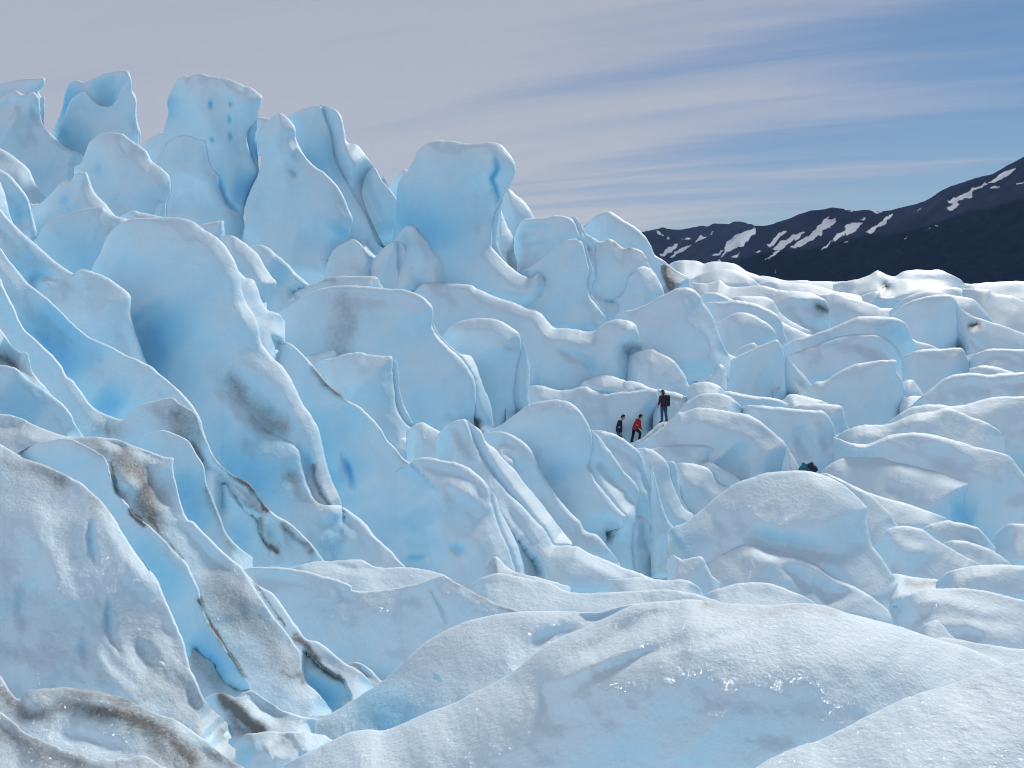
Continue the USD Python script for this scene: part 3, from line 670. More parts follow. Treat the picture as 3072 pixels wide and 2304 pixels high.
R('t10', 62, 'B 1290,1160 1320,1140 1380,1110 1450,1065 1510,1010 1570,970 1620,942 1670,940 1700,960 1720,1010 1735,1080 1745,1150 1735,1200 1745,1280 1790,1340 1840,1400 1885,1440', 'B 1560', lean=.3)
R('t10', 62.8, 'B 1640,950 1680,940 1700,905 1725,970 1745,1050 1772,1130 1770,1190 1757,1270 1800,1335 1880,1420', 'B 1560', yaw=.6, lean=.3, name='flank')
T('t10b', 'ice_block', 'flat-topped ice block with a rippled face, behind the triangular spike', 'ice block')
R('t10b', 65.5, 'B 1275,1000 1290,940 1310,870 1350,820 1420,812 1500,803 1580,800 1630,810 1655,835 1670,880 1690,930 1700,1000', 'B 1230', lean=.35)
R('t10b', 66.3, 'B 1620,815 1665,805 1700,860 1725,905 1760,925 1810,955', 'B 1200', yaw=.6, name='flank')
stroke('t10b', 'relief', 8, -8, 'B 1330,880 1420,870 1480,885', 'face'); stroke('t10b', 'relief', 8, -8, 'B 1340,1000 1450,970 1520,985', 'face'); stroke('t10b', 'relief', 12, -10, 'B 1350,915 1440,925', 'face'); stroke('t10b', 'dirt', 7, 1.00, 'B 1725,890 1765,925 1810,950', 'flank')
R(g, 63.6, 'B 1720,1220 1780,1280 1850,1320 1920,1330 1935,1365 1950,1420', 'B 1500', yaw=.5, lean=.5)
T('t11', 'ice_dome', 'rounded blue ice dome at the right end of the tower line, touching the mountain skyline', 'ice dome')
R('t11', 71, 'B 1700,880 1760,820 1810,785 1860,770 1900,790 1960,830 2020,870 2060,900 2090,930 2120,980 2140,1030 2180,1060 2230,1100 2260,1150', 'B 1300', lean=.3)
T('t11b', 'ice_block', 'ice block with a grit-lined crest in front of the rightmost skyline dome', 'ice block')
R('t11b', 66.5, 'B 1690,1020 1760,960 1830,950 1860,935 1900,950 1950,990 2010,990 2060,1010 2090,1050 2110,1100 2150,1160 2190,1240 2215,1330', 'B 1450', lean=.3)
R('t11b', 65, 'B 1870,1310 1950,1260 1975,1200 1990,1160 2030,1120 2080,1105 2140,1150 2180,1220 2210,1300', 'B 1450', lean=.4, name='front_lobe')
R('t11b', 68, 'C 20,800 50,790 90,810 115,830 150,850 185,870 198,900 190,940 165,1000 120,1080', 'C 1200', yaw=.4, name='rock_strewn_shoulder')
stroke('t11b', 'dirt', 9, 1.00, 'B 1905,955 1950,988 2010,988 2070,1015 2110,1080'); stroke('t11b', 'dirt', 26, 1.00, 'C 20,800 50,830 70,880 70,930', 'rock_strewn_shoulder'); stroke('t11b', 'dirt', 12, 1.00, 'C 10,815 50,870 75,940', 'rock_strewn_shoulder')
# --- left slope, upper
T('n4', 'ice_ridge', 'slanting pale ice ridge at the left edge below the capped tower')
R('n4', 50, 'A -300,480 -100,545 0,595 50,620 120,670 180,730 210,790 240,850 280,890 320,930', 'A 1050', yaw=.2)
T('n3', 'ice_ridge', 'narrow bluish ice ridge at the left edge, in front of the slanting pale ridge')
R('n3', 42, 'A -300,560 -100,660 0,720 45,745 95,795 140,850 172,900 190,960 205,1020 218,1080 226,1150 235,1200', 'A 1400')
R('n3', 39, 'A -300,560 -100,700 0,800 25,850 45,930 62,1000 80,1040', 'A 1200', yaw=.3, name='inner_rib')
stroke('n3', 'blue', 60, 0.26, 'A 60,850 100,950 150,1050', 'face')
T('n1', 'ice_fin', 'light blue triangular ice fin below the smooth dome, upper left', 'ice fin')
R('n1', 44, 'A 170,960 240,925 280,890 330,840 380,795 430,785 450,755 500,737 520,738 545,800 580,870 640,930 690,995 740,1040', 'A 1350', yaw=-.05)
R('n1', 45, 'A 160,930 200,925 245,928 290,960', 'A 1100', name='left_knob')
stroke('n1', 'blue', 18, 0.45, 'A 380,895 405,930'); stroke('n1', 'blue', 24, 0.34, 'A 410,970 430,960')
T('n2', 'ice_ridge', 'low light-blue ice ridge left of the great smooth-faced ridge, under the triangular fin')
R('n2', 36, 'A 185,1180 230,1110 260,1060 330,1025 400,990 480,965 560,952 620,950 650,975 700,1005 760,1015 850,1020', 'A 1650', yaw=-.1)
stroke('n2', 'blue', 160, 0.34, 'A 320,1300 450,1250 600,1150')
R(g, 46, 'A 700,1020 760,985 800,970 860,985 940,1000 1000,1012 1020,1060', 'A 1150')
T('n14e', 'ice_block', 'small sharp ice horn just right of the crest of the great smooth-faced ridge', 'ice block')
R('n14e', 43, 'A 1180,1080 1210,1058 1260,1045 1345,1032 1352,1060 1355,1110 1370,1190 1395,1230', 'A 1400')
T('n14g', 'ice_ridge', 'rounded ice ridge ending in a pointed snout, right of the sharp horn')
R('n14g', 40, 'A 1340,1120 1400,1120 1460,1155 1510,1190 1560,1240 1600,1310 1640,1370 1665,1400 1660,1430 1630,1470 1610,1520', 'A 1700')
T('n14h', 'ice_ridge', 'bright blue translucent ice ridge behind the pointed snout')
R('n14h', 46, 'A 1480,1210 1500,1190 1560,1175 1610,1190 1680,1240 1740,1290 1790,1350 1840,1390 1870,1420 1890,1470', 'A 1700')
stroke('n14h', 'blue', 120, 0.30, 'A 1600,1300 1720,1400')
# --- centre
T('m1', 'ice_wall', 'long sloping ice wall ending in an overhanging nose, below the mushroom-shaped tower', 'ice wall')
R('m1', 57.2, 'B 650,1290 690,1250 730,1215 760,1203 860,1206 950,1210 1030,1215 1070,1240 1130,1265 1200,1295 1280,1320 1360,1355 1450,1385 1490,1430 1530,1470 1600,1475 1680,1485 1760,1495 1820,1460 1880,1430 1940,1425 1990,1435 2030,1460 2045,1500 2050,1550 2066,1590 2062,1620 2040,1650', 'E 560', lean=.35, B=80, L=70)
R('m1', 55.6, 'B 1960,1650 2000,1628 2060,1615 2120,1602 2175,1625 2235,1655 2285,1705 2315,1750 2335,1800 2370,1870 2400,1900', 'E 640', lean=.45, name='right_lobe')
stroke('m1', 'dirt', 16, 0.75, 'B 1960,1585 1990,1612'); stroke('m1', 'relief', 22, -36, 'B 1960,1585 2000,1615 2040,1625', 'face'); stroke('m1', 'relief', 14, -13, 'E 1540,180 1620,220 1720,270 1770,330', 'face'); stroke('m1', 'blue', 40, 0.30, 'E 1380,390 1440,400', 'face'); stroke('m1', 'blue', 30, 0.30, 'E 1710,260 1770,330 1790,360', 'face')
R(g, 60, 'C -200,1280 -80,1285 0,1285 80,1293 150,1305 200,1340 240,1390 275,1420', 'C 1560', lean=.5)
R(g, 52, 'C 180,1530 240,1500 320,1505 380,1525 410,1560', 'C 1620', lean=.6)
R(g, 64, 'C 200,1480 260,1420 330,1350 380,1310 430,1330 470,1345 500,1360', 'C 1560', yaw=.5, lean=.8)
R(g, 56, 'C 270,1520 330,1450 380,1395 405,1412 420,1440', 'C 1560', yaw=.3, lean=.6)
stroke('m2', 'dirt', 56, 0.66, 'B 280,1370 285,1440 255,1520 250,1640'); stroke('m2', 'dirt', 34, 0.5, 'B 255,1560 250,1660')
T('m2b', 'ice_ridge', 'thin long ice ridge just behind the crest of the dark-stained dome')
R('m2b', 45.5, 'B -160,1365 -140,1345 -50,1270 40,1220 140,1185 250,1165 400,1162 460,1165 480,1190 495,1220 520,1250', 'B 1400')
stroke('m2b', 'dirt', 14, 0.75, 'B 90,1190 150,1172 210,1178')
T('m2', 'ice_dome', 'wide smooth ice dome with a dark grey-green vertical stain on its face', 'ice dome')
R('m2', 42, 'B -220,1470 -190,1440 -130,1390 -50,1330 50,1270 140,1234 270,1218 400,1225 520,1238 620,1240 680,1258 730,1280 780,1320 803,1360 805,1420 800,1460 E 840,130 900,190 960,240 1010,300 1045,370 1060,440 1060,520 1050,620', 'E 760', lean=.25, B=80, L=80)
R('m2', 43.5, 'E 780,20 805,40 835,100 880,150 960,222 1030,240 1060,290 1080,350 1110,430 1140,500 1155,560 1160,620 1180,680', 'E 760', yaw=.5, lean=.3, name='flank')
stroke('m2', 'dirt', 14, 0.88, 'E 1020,600 1060,640 1090,690', 'flank'); stroke('m2', 'relief', 12, -12, 'E 900,580 930,620', 'face')
T('m3', 'ice_dome', 'upright rounded ice block like a thumb, right of the dark-stained dome', 'ice dome')
R('m3', 45.6, 'E 840,140 860,120 900,70 950,35 1020,12 1090,8 1170,15 1240,40 1290,75 1325,108 1335,190 1315,280 1297,380 1290,480 1305,590', 'E 760', lean=.15, B=70, L=70)
R('m3', 46.4, 'E 1240,50 1290,75 1325,105 1342,150 1365,200 1380,280 1386,380 1384,520 1390,600', 'E 760', yaw=.7, name='flank')
stroke('m3', 'dirt', 10, 0.50, 'E 1240,195 1310,190', 'face')
R(g, 39, 'E 20,260 50,235 130,215 190,205 215,212 222,245 240,280', 'E 400')
T('m4', 'ice_block', 'square-shouldered light ice block in front of the dark-stained dome', 'ice block')
R('m4', 36.5, 'E 60,330 90,290 130,265 210,245 300,218 360,213 430,228 500,237 548,241 560,270 560,340 565,420 575,500 590,565 640,640 720,700', 'E 900', lean=.2, yaw=.05)
R('m4', 37.3, 'E 500,242 545,242 577,260 594,325 596,420 615,500 645,570 682,640 740,640 790,670 842,695 900,740', 'E 900', yaw=.5, lean=.35, name='flank')
T('m13', 'ice_ridge', 'long diagonal ice ridge with a grit streak on top and a deep blue gash below')
R('m13', 33, 'D 1540,20 1580,60 1610,120 1650,210 1690,260 1740,258 1790,290 1850,350 1890,400 1950,470 2030,550 2110,610 2170,640 E 400,580 440,620 490,680 530,750 580,800 620,850 672,888 740,960 830,1050 920,1140', 'D 1760', lean=.35, yaw=-.25, B=60)
stroke('m13', 'dirt', 13, 0.94, 'E 85,310 140,390 200,440 300,505'); stroke('m13', 'dirt', 16, 0.44, 'E 590,800 640,880'); stroke('m13', 'blue', 11, 0.75, 'D 2075,930 2100,1010 2125,1090 2135,1150'); stroke('m13', 'relief', 9, -16, 'D 2075,930 2100,1010 2125,1090 2135,1150')
stroke('m13', 'blue', 110, 0.41, 'D 1880,560 1930,750 1990,950 2080,1150'); stroke('m13', 'relief', 30, 18, 'D 2060,920 2040,1010 2030,1100')
# --- great ridge, left of centre
T('m14', 'ice_ridge', 'great smooth-faced ice ridge with a rounded top and a sooty hollow in mid slope')
R('m14', 29, 'A 520,1400 560,1300 600,1230 640,1140 680,1080 740,1040 820,1015 930,1010 1040,1010 1120,1020 1180,1045 1230,1080 1280,1110 1340,1155 1385,1215 1430,1300 1450,1380 1460,1450 1490,1530 1530,1600 D 1560,170 1580,260 1640,340 1700,400 1750,470 1790,550 1830,630 1880,700 1920,780 1940,860 1960,950 1990,1050 2020,1130 2050,1200 2065,1250 2080,1320', 'D 1720', lean=.25, yaw=-.1, B=110, L=110)
R('m14', 33.6, 'A 1390,1270 1440,1330 1480,1372 1530,1392 1553,1440 1578,1510 1618,1570 1680,1590 1720,1640', 'D 400', yaw=.5, lean=.4, name='rear_flank')
R('m14', 27.1, 'D 1330,420 1350,520 1400,590 1480,660 1560,735 1610,790 1700,830 1770,868 1810,910 1825,960 1845,1040 1870,1130 1900,1195 1960,1232 2050,1243 2130,1290 2212,1360 E 440,1310 510,1380 560,1420 600,1470 634,1512 660,1560', 'D 1720', lean=.3, yaw=-.3, B=60, name='lower_spur')
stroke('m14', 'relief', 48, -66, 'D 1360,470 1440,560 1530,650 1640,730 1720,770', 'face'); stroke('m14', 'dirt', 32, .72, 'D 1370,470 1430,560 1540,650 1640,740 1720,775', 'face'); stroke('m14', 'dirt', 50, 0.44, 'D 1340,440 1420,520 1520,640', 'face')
stroke('m14', 'dirt', 24, 0.56, 'D 1530,700 1580,760 1640,790'); stroke('m14', 'dirt', 26, 0.69, 'D 1770,1070 1810,1160 1870,1220 1930,1240', 'lower_spur'); stroke('m14', 'dirt', 10, 1.00, 'D 1885,1000 1900,1090 1930,1160 1980,1225', 'face'); stroke('m14', 'dirt', 26, 0.56, 'D 1920,1030 1960,1120 2010,1210', 'face')
stroke('m14', 'relief', 14, -28, 'D 1830,880 1850,960 1870,1060 1900,1150 1950,1220', 'face'); stroke('m14', 'blue', 16, 0.38, 'D 1840,900 1855,980 1870,1080', 'face')
stroke('m14', 'blue', 150, 0.52, 'D 860,230 960,320 1080,420'); stroke('m14', 'blue', 120, 0.38, 'D 800,60 830,150'); stroke('m14', 'blue', 130, 0.56, 'D 1330,880 1480,1020 1650,1200'); stroke('m14', 'blue', 90, 0.45, 'D 1900,1420 2050,1500')
# --- dome group under the hikers
T('m8', 'ice_dome', 'tall blue-faced ice dome with a creased right flank, just left of and below the hikers', 'ice dome')
R('m8', 35.8, 'E 1090,720 1150,685 1220,650 1300,590 1350,552 1420,517 1490,505 1560,500 1620,516 1680,560 1725,625 1758,690 1762,760 1755,840 1738,895 1770,960 1820,1040 1880,1110 1930,1165 1965,1205 1945,1260 1850,1300', 'E 1480', lean=.3, yaw=-.1, B=70)
R('m8', 36.6, 'E 1680,580 1730,640 1765,692 1800,720 1850,785 1905,860 1950,930 2005,985 2040,1030 2048,1080 2036,1150 2025,1200 2010,1260 2000,1340 2000,1420 2005,1480 2018,1540', 'E 1700', yaw=.45, lean=.25, name='flank')
stroke('m8', 'blue', 90, 0.26, 'E 1480,960 1560,1060'); stroke('m8', 'relief', 26, -20, 'E 1800,830 1850,960 1930,1080', 'flank')
T('m9', 'ice_ridge', 'steep narrow ice ridge running down right of the blue-faced dome')
R('m9', 39, 'E 1730,700 1770,688 1830,690 1900,710 1960,745 2010,780 2050,820 2070,880 2090,940 2110,1000 2130,1050 2150,1120 2145,1200 2152,1300 2180,1400 2212,1450 2235,1520', 'E 1700', lean=.25)
R('m9', 37.6, 'E 1990,1250 2000,1215 2050,1205 2100,1230 2120,1300 2135,1400 2160,1480 2190,1560', 'E 1720', lean=.2, name='foot_slab')
stroke('m9', 'relief', 12, -18, 'E 2060,880 2085,980 2120,1080 2140,1200', 'face')
R(g, 37, 'F -40,560 0,720 20,800 50,880 70,930 100,970 112,1000 102,1050 100,1130 150,1170', 'F 1280', lean=.2)
T('m7', 'ice_ridge', 'ice ridge with ragged broken lip and grey foot, left of the blue-faced dome')
R('m7', 34, 'E 1080,720 1110,700 1150,692 1220,695 1290,720 1350,760 1390,800 1430,880 1460,950 1510,1020 1560,1100 1620,1170 1690,1240 1720,1290 1790,1315 1860,1400 1930,1490', 'E 1560', lean=.35, yaw=-.1)
stroke('m7', 'dirt', 70, 0.53, 'E 1500,1240 1580,1320 1680,1360'); stroke('m7', 'relief', 26, 24, 'E 1180,800 1240,850 1290,880 1310,940'); stroke('m7', 'relief', 12, -18, 'E 1220,830 1290,860 1310,900 1330,950')
T('m5', 'ice_ridge', 'rough-topped ice ridge with a faint brown streak, in front of the upright thumb block')
R('m5', 31.2, 'E 820,740 850,690 880,660 920,638 970,620 1000,619 1020,660 1050,745 1090,830 1150,930 1235,1035 1330,1135 1400,1205 1460,1270 1500,1330 1535,1378 1600,1380 1680,1390 1750,1430 1850,1470 1950,1510 2050,1545 2130,1580 2230,1610', 'E 1750', lean=.4, yaw=-.05)
R('m5', 32, 'E 960,625 1000,618 1040,650 1090,690 1130,760 1180,800 1220,850 1290,920 1350,1000 1450,1120 1560,1260 1640,1360', 'E 1500', yaw=.5, lean=.5, name='flank')
R('m5', 33.5, 'E 640,700 680,660 740,640 800,672 845,697 900,720', 'E 1000', lean=.4, name='left_shoulder')
stroke('m5', 'dirt', 20, 0.44, 'E 915,690 960,760 1010,830'); stroke('m5', 'relief', 18, -13, 'E 1210,1120 1290,1210 1380,1330 1440,1390', 'face')
T('m12', 'ice_ridge', 'broad pale ice shoulder with a rounded top and sunlit right side, centre of the picture')
R('m12', 29.7, 'E 560,960 600,918 640,905 700,860 750,847 800,850 870,865 940,880 1010,910 1070,950 1120,1000 1145,1050 1150,1110 1170,1180 1200,1260 1230,1330 1260,1400 1290,1500 1320,1600', 'E 1800', lean=.45, yaw=-.1, B=110, L=110, join=('m13', 170))
R('m12', 30.4, 'E 1100,990 1147,1050 1190,1098 1200,1150 1240,1230 1300,1330 1370,1430 1450,1560 1490,1620', 'E 1800', yaw=.6, lean=.6, name='flank')
stroke('m12', 'blue', 10, 0.60, 'E 640,1460 700,1450 755,1438'); stroke('m12', 'blue', 14, 0.4, 'E 915,1385 950,1405 995,1410'); stroke('m12', 'relief', 8, -8, 'E 640,1460 700,1450 755,1438'); stroke('m12', 'relief', 16, -14, 'E 915,1385 950,1405 990,1410')
stroke('m12', 'blue', 130, 0.22, 'E 640,1150 700,1300'); stroke('m12', 'dirt', 14, 0.44, 'E 1220,1390 1250,1480', 'flank'); stroke('m12', 'relief', 20, 14, 'E 900,1000 1000,1060 1100,1130 1150,1150')
# --- dome with the crouching hiker behind, right of centre
T('m30', 'ice_ridge', 'low rippled ice ridge right of the large dome, at its foot')
R(g, 36.5, 'F 980,650 1010,642 1080,665 1200,725 1280,760 1400,800 1500,825 1600,860 1680,890 1745,918 1760,960', 'F 1080', lean=.8)
R(g, 33, 'F 1010,660 1040,660 1130,690 1200,730 1280,770 1350,830 1410,890 1430,930 1465,968', 'F 1180', lean=.5)
R(g, 33.5, 'F 1560,1010 1600,975 1680,940 1740,928 1800,940 1880,955 1940,975 1980,1020 2030,1080 2080,1120', 'F 1300', lean=.5)
R(g, 32, 'F 2040,1010 2070,985 2110,955 2160,948 2212,950 2500,960', 'F 1300', lean=.4)
R(g, 29.5, 'F 1700,1080 1750,1055 1820,1045 1900,1060 1980,1090 2060,1130 2130,1190 2160,1230', 'F 1350', lean=.6)
R('m30', 28, 'F 1290,1110 1310,1085 1350,1030 1380,985 1440,962 1520,962 1600,985 1680,1040 1760,1090 1850,1140 1950,1190 2000,1230', 'F 1400', lean=.5)
stroke('m30', 'relief', 22, 13, 'F 1480,1080 1560,1120 1650,1110'); stroke('m30', 'dirt', 34, 0.31, 'F 1850,1120 1950,1170')
R(g, 25, 'F 1380,1275 1420,1250 1500,1260 1600,1275 1700,1285 1760,1330', 'F 1450', lean=2.0, B=20)
stroke(g, 'dirt', 16, 0.62, 'F 1510,1300 1560,1320 1620,1310'); stroke(g, 'dirt', 12, 0.62, 'F 1650,1310 1720,1320')
T('m31', 'ice_ridge', 'smooth grey ice ridge at the right edge above the rippled foreground slope')
R('m31', 23, 'F 1680,1300 1710,1275 1760,1240 1850,1210 1960,1195 2080,1195 2212,1200 2500,1220', 'F 1500', lean=.5)
T('m27', 'ice_dome', 'large snow-crusted ice dome with a folded lower front, in front of the crouching hiker', 'ice dome')
R('m27', 26, 'F 60,990 100,960 150,945 220,900 300,840 360,780 430,730 500,690 580,665 660,640 760,628 860,626 950,640 1040,670 1120,710 1190,770 1240,820 1265,850 1260,900 1270,960 1280,1020 1300,1080 1350,1150 1400,1230 1450,1300 1480,1350 1475,1400 1510,1480 1580,1580', 'F 1700', lean=.55, B=130, L=130, dv=0.15)
R('m27', 24, 'F 240,1260 300,1190 420,1120 480,1088 570,1075 650,1090 760,1120 870,1150 950,1190 1050,1260 1150,1310 1250,1360 1350,1430 1430,1510 1480,1590', 'F 1700', lean=.5, B=50, name='lower_fold')
stroke('m27', 'relief', 30, -42, 'F 560,960 620,1020 720,1060 850,1090 1000,1150', 'face'); stroke('m27', 'relief', 26, 18, 'F 700,1020 850,1130 1050,1200 1200,1290', 'face'); stroke('m27', 'relief', 22, -22, 'F 760,1200 850,1270 900,1380', 'lower_fold'); stroke('m27', 'relief', 20, -18, 'F 940,1280 1000,1350 1040,1440', 'lower_fold')
stroke('m27', 'relief', 22, 18, 'F 840,1160 1000,1250 1200,1330', 'lower_fold'); stroke('m27', 'blue', 60, 0.52, 'F 110,1080 160,1040'); stroke('m27', 'dirt', 60, 0.25, 'F 330,1180 430,1230 560,1200', 'lower_fold')
R(g, 22, 'F 60,1160 90,1140 150,1165 220,1150 260,1145 285,1165 300,1200 330,1260 380,1300', 'F 1420', lean=.5)
R(g, 18.5, 'F 240,1400 290,1368 400,1330 500,1305 600,1300 680,1310 770,1340 850,1370 910,1400 960,1430', 'F 1620', lean=1.0)
R(g, 19.2, 'F -300,1285 -100,1272 0,1280 80,1290 130,1280 190,1290 240,1320 275,1370', 'F 1480', lean=.9)
T('m32', 'ice_ridge', 'broad rippled ice slope at the right edge, behind the sparkling foreground hump')
R('m32', 19, 'F 1450,1440 1490,1390 1560,1360 1640,1340 1760,1335 1880,1340 2000,1355 2100,1380 2212,1410 2500,1450', 'F 2000', lean=.8, B=80)
R(g, 17, 'F 1570,1590 1600,1560 1680,1530 1720,1560 1770,1620 1830,1660 1900,1700', 'F 1900', lean=1.0)
for s_ in ('F 1560,1440 1700,1420 1900,1460 2100,1500', 'F 1620,1560 1800,1550 2000,1590 2200,1620', 'F 1900,1690 2050,1660 2200,1690'):
    stroke('m32', 'relief', 24, 16, s_)
# --- left slope, lower
T('n6', 'ice_ridge', 'slanting ice ridge with a flat pale plate, left of the great smooth-faced ridge')
R('n6', 27.4, 'A -300,720 -100,880 0,960 40,1010 90,1060 150,1120 200,1160 260,1210 330,1270 400,1320 450,1345 470,1328 510,1325 560,1340 640,1370 720,1420 770,1460 790,1490 790,1540 785,1580 800,1640 D 820,200 850,280 870,340 900,400 940,450', 'D 620', lean=.3)
stroke('n6', 'relief', 14, -22, 'A 340,1390 300,1365 230,1370 200,1420 210,1500', 'face'); stroke('n6', 'blue', 60, 0.41, 'A 60,1180 150,1330 230,1450')
T('n7', 'ice_ridge', 'long diagonal ice ridge over a deep blue hollow, ending at the grit-patched hump')
R('n7', 22, 'A -300,880 -150,1040 0,1190 40,1250 90,1310 150,1390 220,1450 290,1500 360,1570 D 440,142 500,195 560,235 650,275 740,320 830,360 900,395 970,450 1040,510 1090,550 1140,610 1190,680 1215,740 1230,800 1260,880 1290,950 1330,1020', 'D 1000', lean=.25, yaw=-.1)
stroke('n7', 'blue', 110, 0.75, 'D 100,60 220,230 370,370 480,500'); stroke('n7', 'blue', 80, 0.60, 'D 560,560 680,660'); stroke('n7', 'blue', 50, 0.38, 'A 210,1560 330,1640', None)
T('n8', 'ice_ridge', 'sagging ice ridge with a grit-patched hump that runs down in dirty ribs')
R('n8', 18, 'A -300,1080 -150,1240 0,1370 30,1440 60,1500 D 90,50 115,120 160,190 220,240 280,300 340,360 380,410 400,460 440,490 490,550 530,610 580,660 640,690 700,715 740,720 780,690 820,650 880,620 950,605 1010,590 1045,592 1090,630 1150,660 1190,700 1205,740 1230,810 1265,890 1300,955 1360,1020 1440,1075 1510,1112 1545,1170 1600,1240 1650,1285 1740,1340 1830,1420 1900,1500 1980,1605', 'D 1720', lean=.3, yaw=0, B=50)
stroke('n8', 'dirt', 60, 0.8, 'J 330,30 400,100 340,180'); stroke('n8', 'dirt', 60, 0.50, 'J 150,20 280,120 380,220'); stroke('n8', 'dirt', 14, 1.00, 'J 390,290 440,400 520,560'); stroke('n8', 'relief', 14, -24, 'J 350,280 440,410 520,560 560,700')
stroke('n8', 'dirt', 11, 1.00, 'J 640,470 760,600 900,720 1060,810 1160,960 1280,1110'); stroke('n8', 'dirt', 12, 0.75, 'J 560,610 700,690 800,800 900,920 1050,1040 1200,1130'); stroke('n8', 'relief', 16, -30, 'J 700,640 830,760 960,850 1100,960 1220,1080'); stroke('n8', 'dirt', 30, 0.38, 'J 700,640 830,760')
stroke('n8', 'dirt', 12, 0.94, 'J 1190,1220 1200,1350 1260,1500 1380,1600'); stroke('n8', 'relief', 22, -28, 'J 1300,1330 1350,1440 1420,1540'); stroke('n8', 'dirt', 40, 0.50, 'J 1280,1300 1340,1450 1450,1580'); stroke('n8', 'dirt', 14, 0.75, 'J 1450,1290 1560,1400 1700,1520 1800,1620'); stroke('n8', 'relief', 16, 20, 'J 1390,1280 1410,1400 1460,1520')
stroke('n8', 'dirt', 40, 0.62, 'I 1250,560 1350,540'); stroke('n8', 'relief', 24, -18, 'I 1250,560 1350,540'); stroke('n8', 'relief', 20, 14, 'I 1070,600 1080,500')
T('n8b', 'ice_rib', 'rounded light-blue ice rib curling down left of the dirty ribs', 'ice rib')
R('n8b', 15.5, 'J -260,240 -160,190 -60,175 40,165 150,195 260,240 340,290 390,370 430,440 480,520 525,600 540,700 560,800 610,930 660,1060 720,1200 760,1320 820,1420 900,1520 1000,1600 1100,1660', 'J 2000', lean=.3, yaw=-.2, B=60)
stroke('n8b', 'blue', 80, 0.60, 'J 190,600 260,900 380,1150 600,1400'); stroke('n8b', 'dirt', 14, 0.62, 'J 540,870 620,1060 720,1300 800,1460 880,1560')
T('n8c', 'ice_rib', 'short ice rib with small scallops, squeezed between the curling rib and the dirty ribs', 'ice rib')
R('n8c', 16.8, 'J 500,780 540,735 580,722 640,745 700,790 780,800 830,860 900,960 1000,1080 1100,1190 1160,1260 1185,1380 1240,1500 1340,1600 1500,1680', 'J 2000', lean=.3, yaw=-.2)
stroke('n8c', 'relief', 14, -24, 'J 690,830 700,960 730,1080 760,1180'); stroke('n8c', 'relief', 14, 14, 'J 780,920 880,1000 960,1080'); stroke('n8c', 'blue', 60, 0.34, 'J 820,1180 900,1400 1100,1560')
T('n9', 'ice_ridge', 'ice ridge at the left edge with a dark cave-like hollow below its crest')
R('n9', 16, 'A -300,1280 -150,1450 D -100,80 0,170 30,210 60,260 110,310 160,320 180,370 190,420 230,480 270,520 300,555 340,600', 'D 900', lean=.3)
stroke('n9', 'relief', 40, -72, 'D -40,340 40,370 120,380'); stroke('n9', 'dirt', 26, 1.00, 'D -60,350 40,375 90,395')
T('n10', 'ice_ridge', 'blue-faced rounded ice ridge at the left edge under the dark hollow')
R('n10', 14, 'D -300,380 0,392 60,400 110,420 160,470 220,510 290,560 340,600 390,640 430,690 450,740 480,790 520,840', 'D 1050', lean=.3, yaw=-.1)
stroke('n10', 'blue', 130, 0.45, 'D -40,560 80,640 250,720')
T('n11', 'ice_ridge', 'low grey-brown ice ridge at the left edge, above the big white slope')
R('n11', 11.8, 'D -300,660 0,685 60,690 120,710 200,750 300,790 380,815 460,830 520,860', 'D 1050', lean=.8)
stroke('n11', 'dirt', 60, 0.44, 'D 0,740 60,760 200,800'); stroke('n11', 'dirt', 20, 0.44, 'D 150,880 240,860'); stroke('n11', 'relief', 24, -24, 'D -50,770 60,770 120,780'); stroke('n11', 'relief', 20, 12, 'D 0,805 130,825 250,840')
T('n12', 'ice_ridge', 'wide white ice slope with a horn-like corner and a large dark grit patch')
R('n12', 10.2, 'I 40,1000 110,910 180,850 280,780 420,720 560,680 720,645 850,637 1000,633 1100,635 1250,640 1400,665 1550,720 1700,780 1850,840 1970,870 2060,885 2050,970 2060,1080 2110,1280 2160,1480 2230,1620 G 1160,170 1230,240 1370,380 1450,440 1500,520 1560,610 1640,730 1720,830 1770,900 1812,960 1820,1060 1835,1090 1850,1150 1900,1190 1960,1260 2000,1310', 'G 1500', lean=.55, yaw=.15, B=60)
R('n12', 9.6, 'I 40,1005 110,915 180,855 280,785 420,725 560,688 720,660 850,664 980,722 1120,800 1250,900 1300,1000 1330,1150 1380,1290 1480,1400 1560,1520 1680,1620 D 920,1385 1000,1460 1060,1530 G 1120,420 1160,500 1195,580 1215,660 1260,770 1310,860 1370,950 1430,1040 1480,1110 1515,1180 1535,1230', 'G 1500', lean=.35, yaw=-.35, r=7, B=30, name='left_wall', rag=1.6)
R('n12', 10.95, 'G 1350,380 1430,430 1500,498 1580,568 1650,610 1700,680 1760,760 1810,830 1850,880 1920,900 2000,960 2090,1030 2150,1060 2212,1110 2260,1170', 'G 1500', lean=.7, yaw=.1, B=40, name='right_slope')
R('n12', 10.28, 'G 1770,880 1812,930 1850,972 1920,1037 2000,1090 2060,1128 2093,1168 2110,1230 2125,1300', 'G 1460', lean=.3, yaw=-.35, r=6, B=20, name='gap_wall', rag=1.6)
R('n12', 11.8, 'L 1650,200 1740,160 1830,142 1900,155 1960,190 2030,240 2090,300 2170,380 2230,450', 'L 900', lean=.6, name='grit_lip')
stroke('n12', 'dirt', 16, 0.62, 'L 1780,190 1880,200 1980,290 2080,360', 'grit_lip'); stroke('n12', 'relief', 12, -18, 'L 1850,210 1930,260 2000,330', 'grit_lip')
for s_ in ('I 1340,830 1320,950 1340,1080 1390,1280', 'I 1540,1520 1620,1610 1720,1690', 'G 900,150 960,230 1040,320 1100,390', 'G 1205,640 1260,770 1320,870 1400,990 1480,1110', 'G 780,100 850,160'):
    stroke('n12', 'dirt', 8, 1.00, s_, 'face'); stroke('n12', 'dirt', 9, 1.00, s_, 'left_wall')
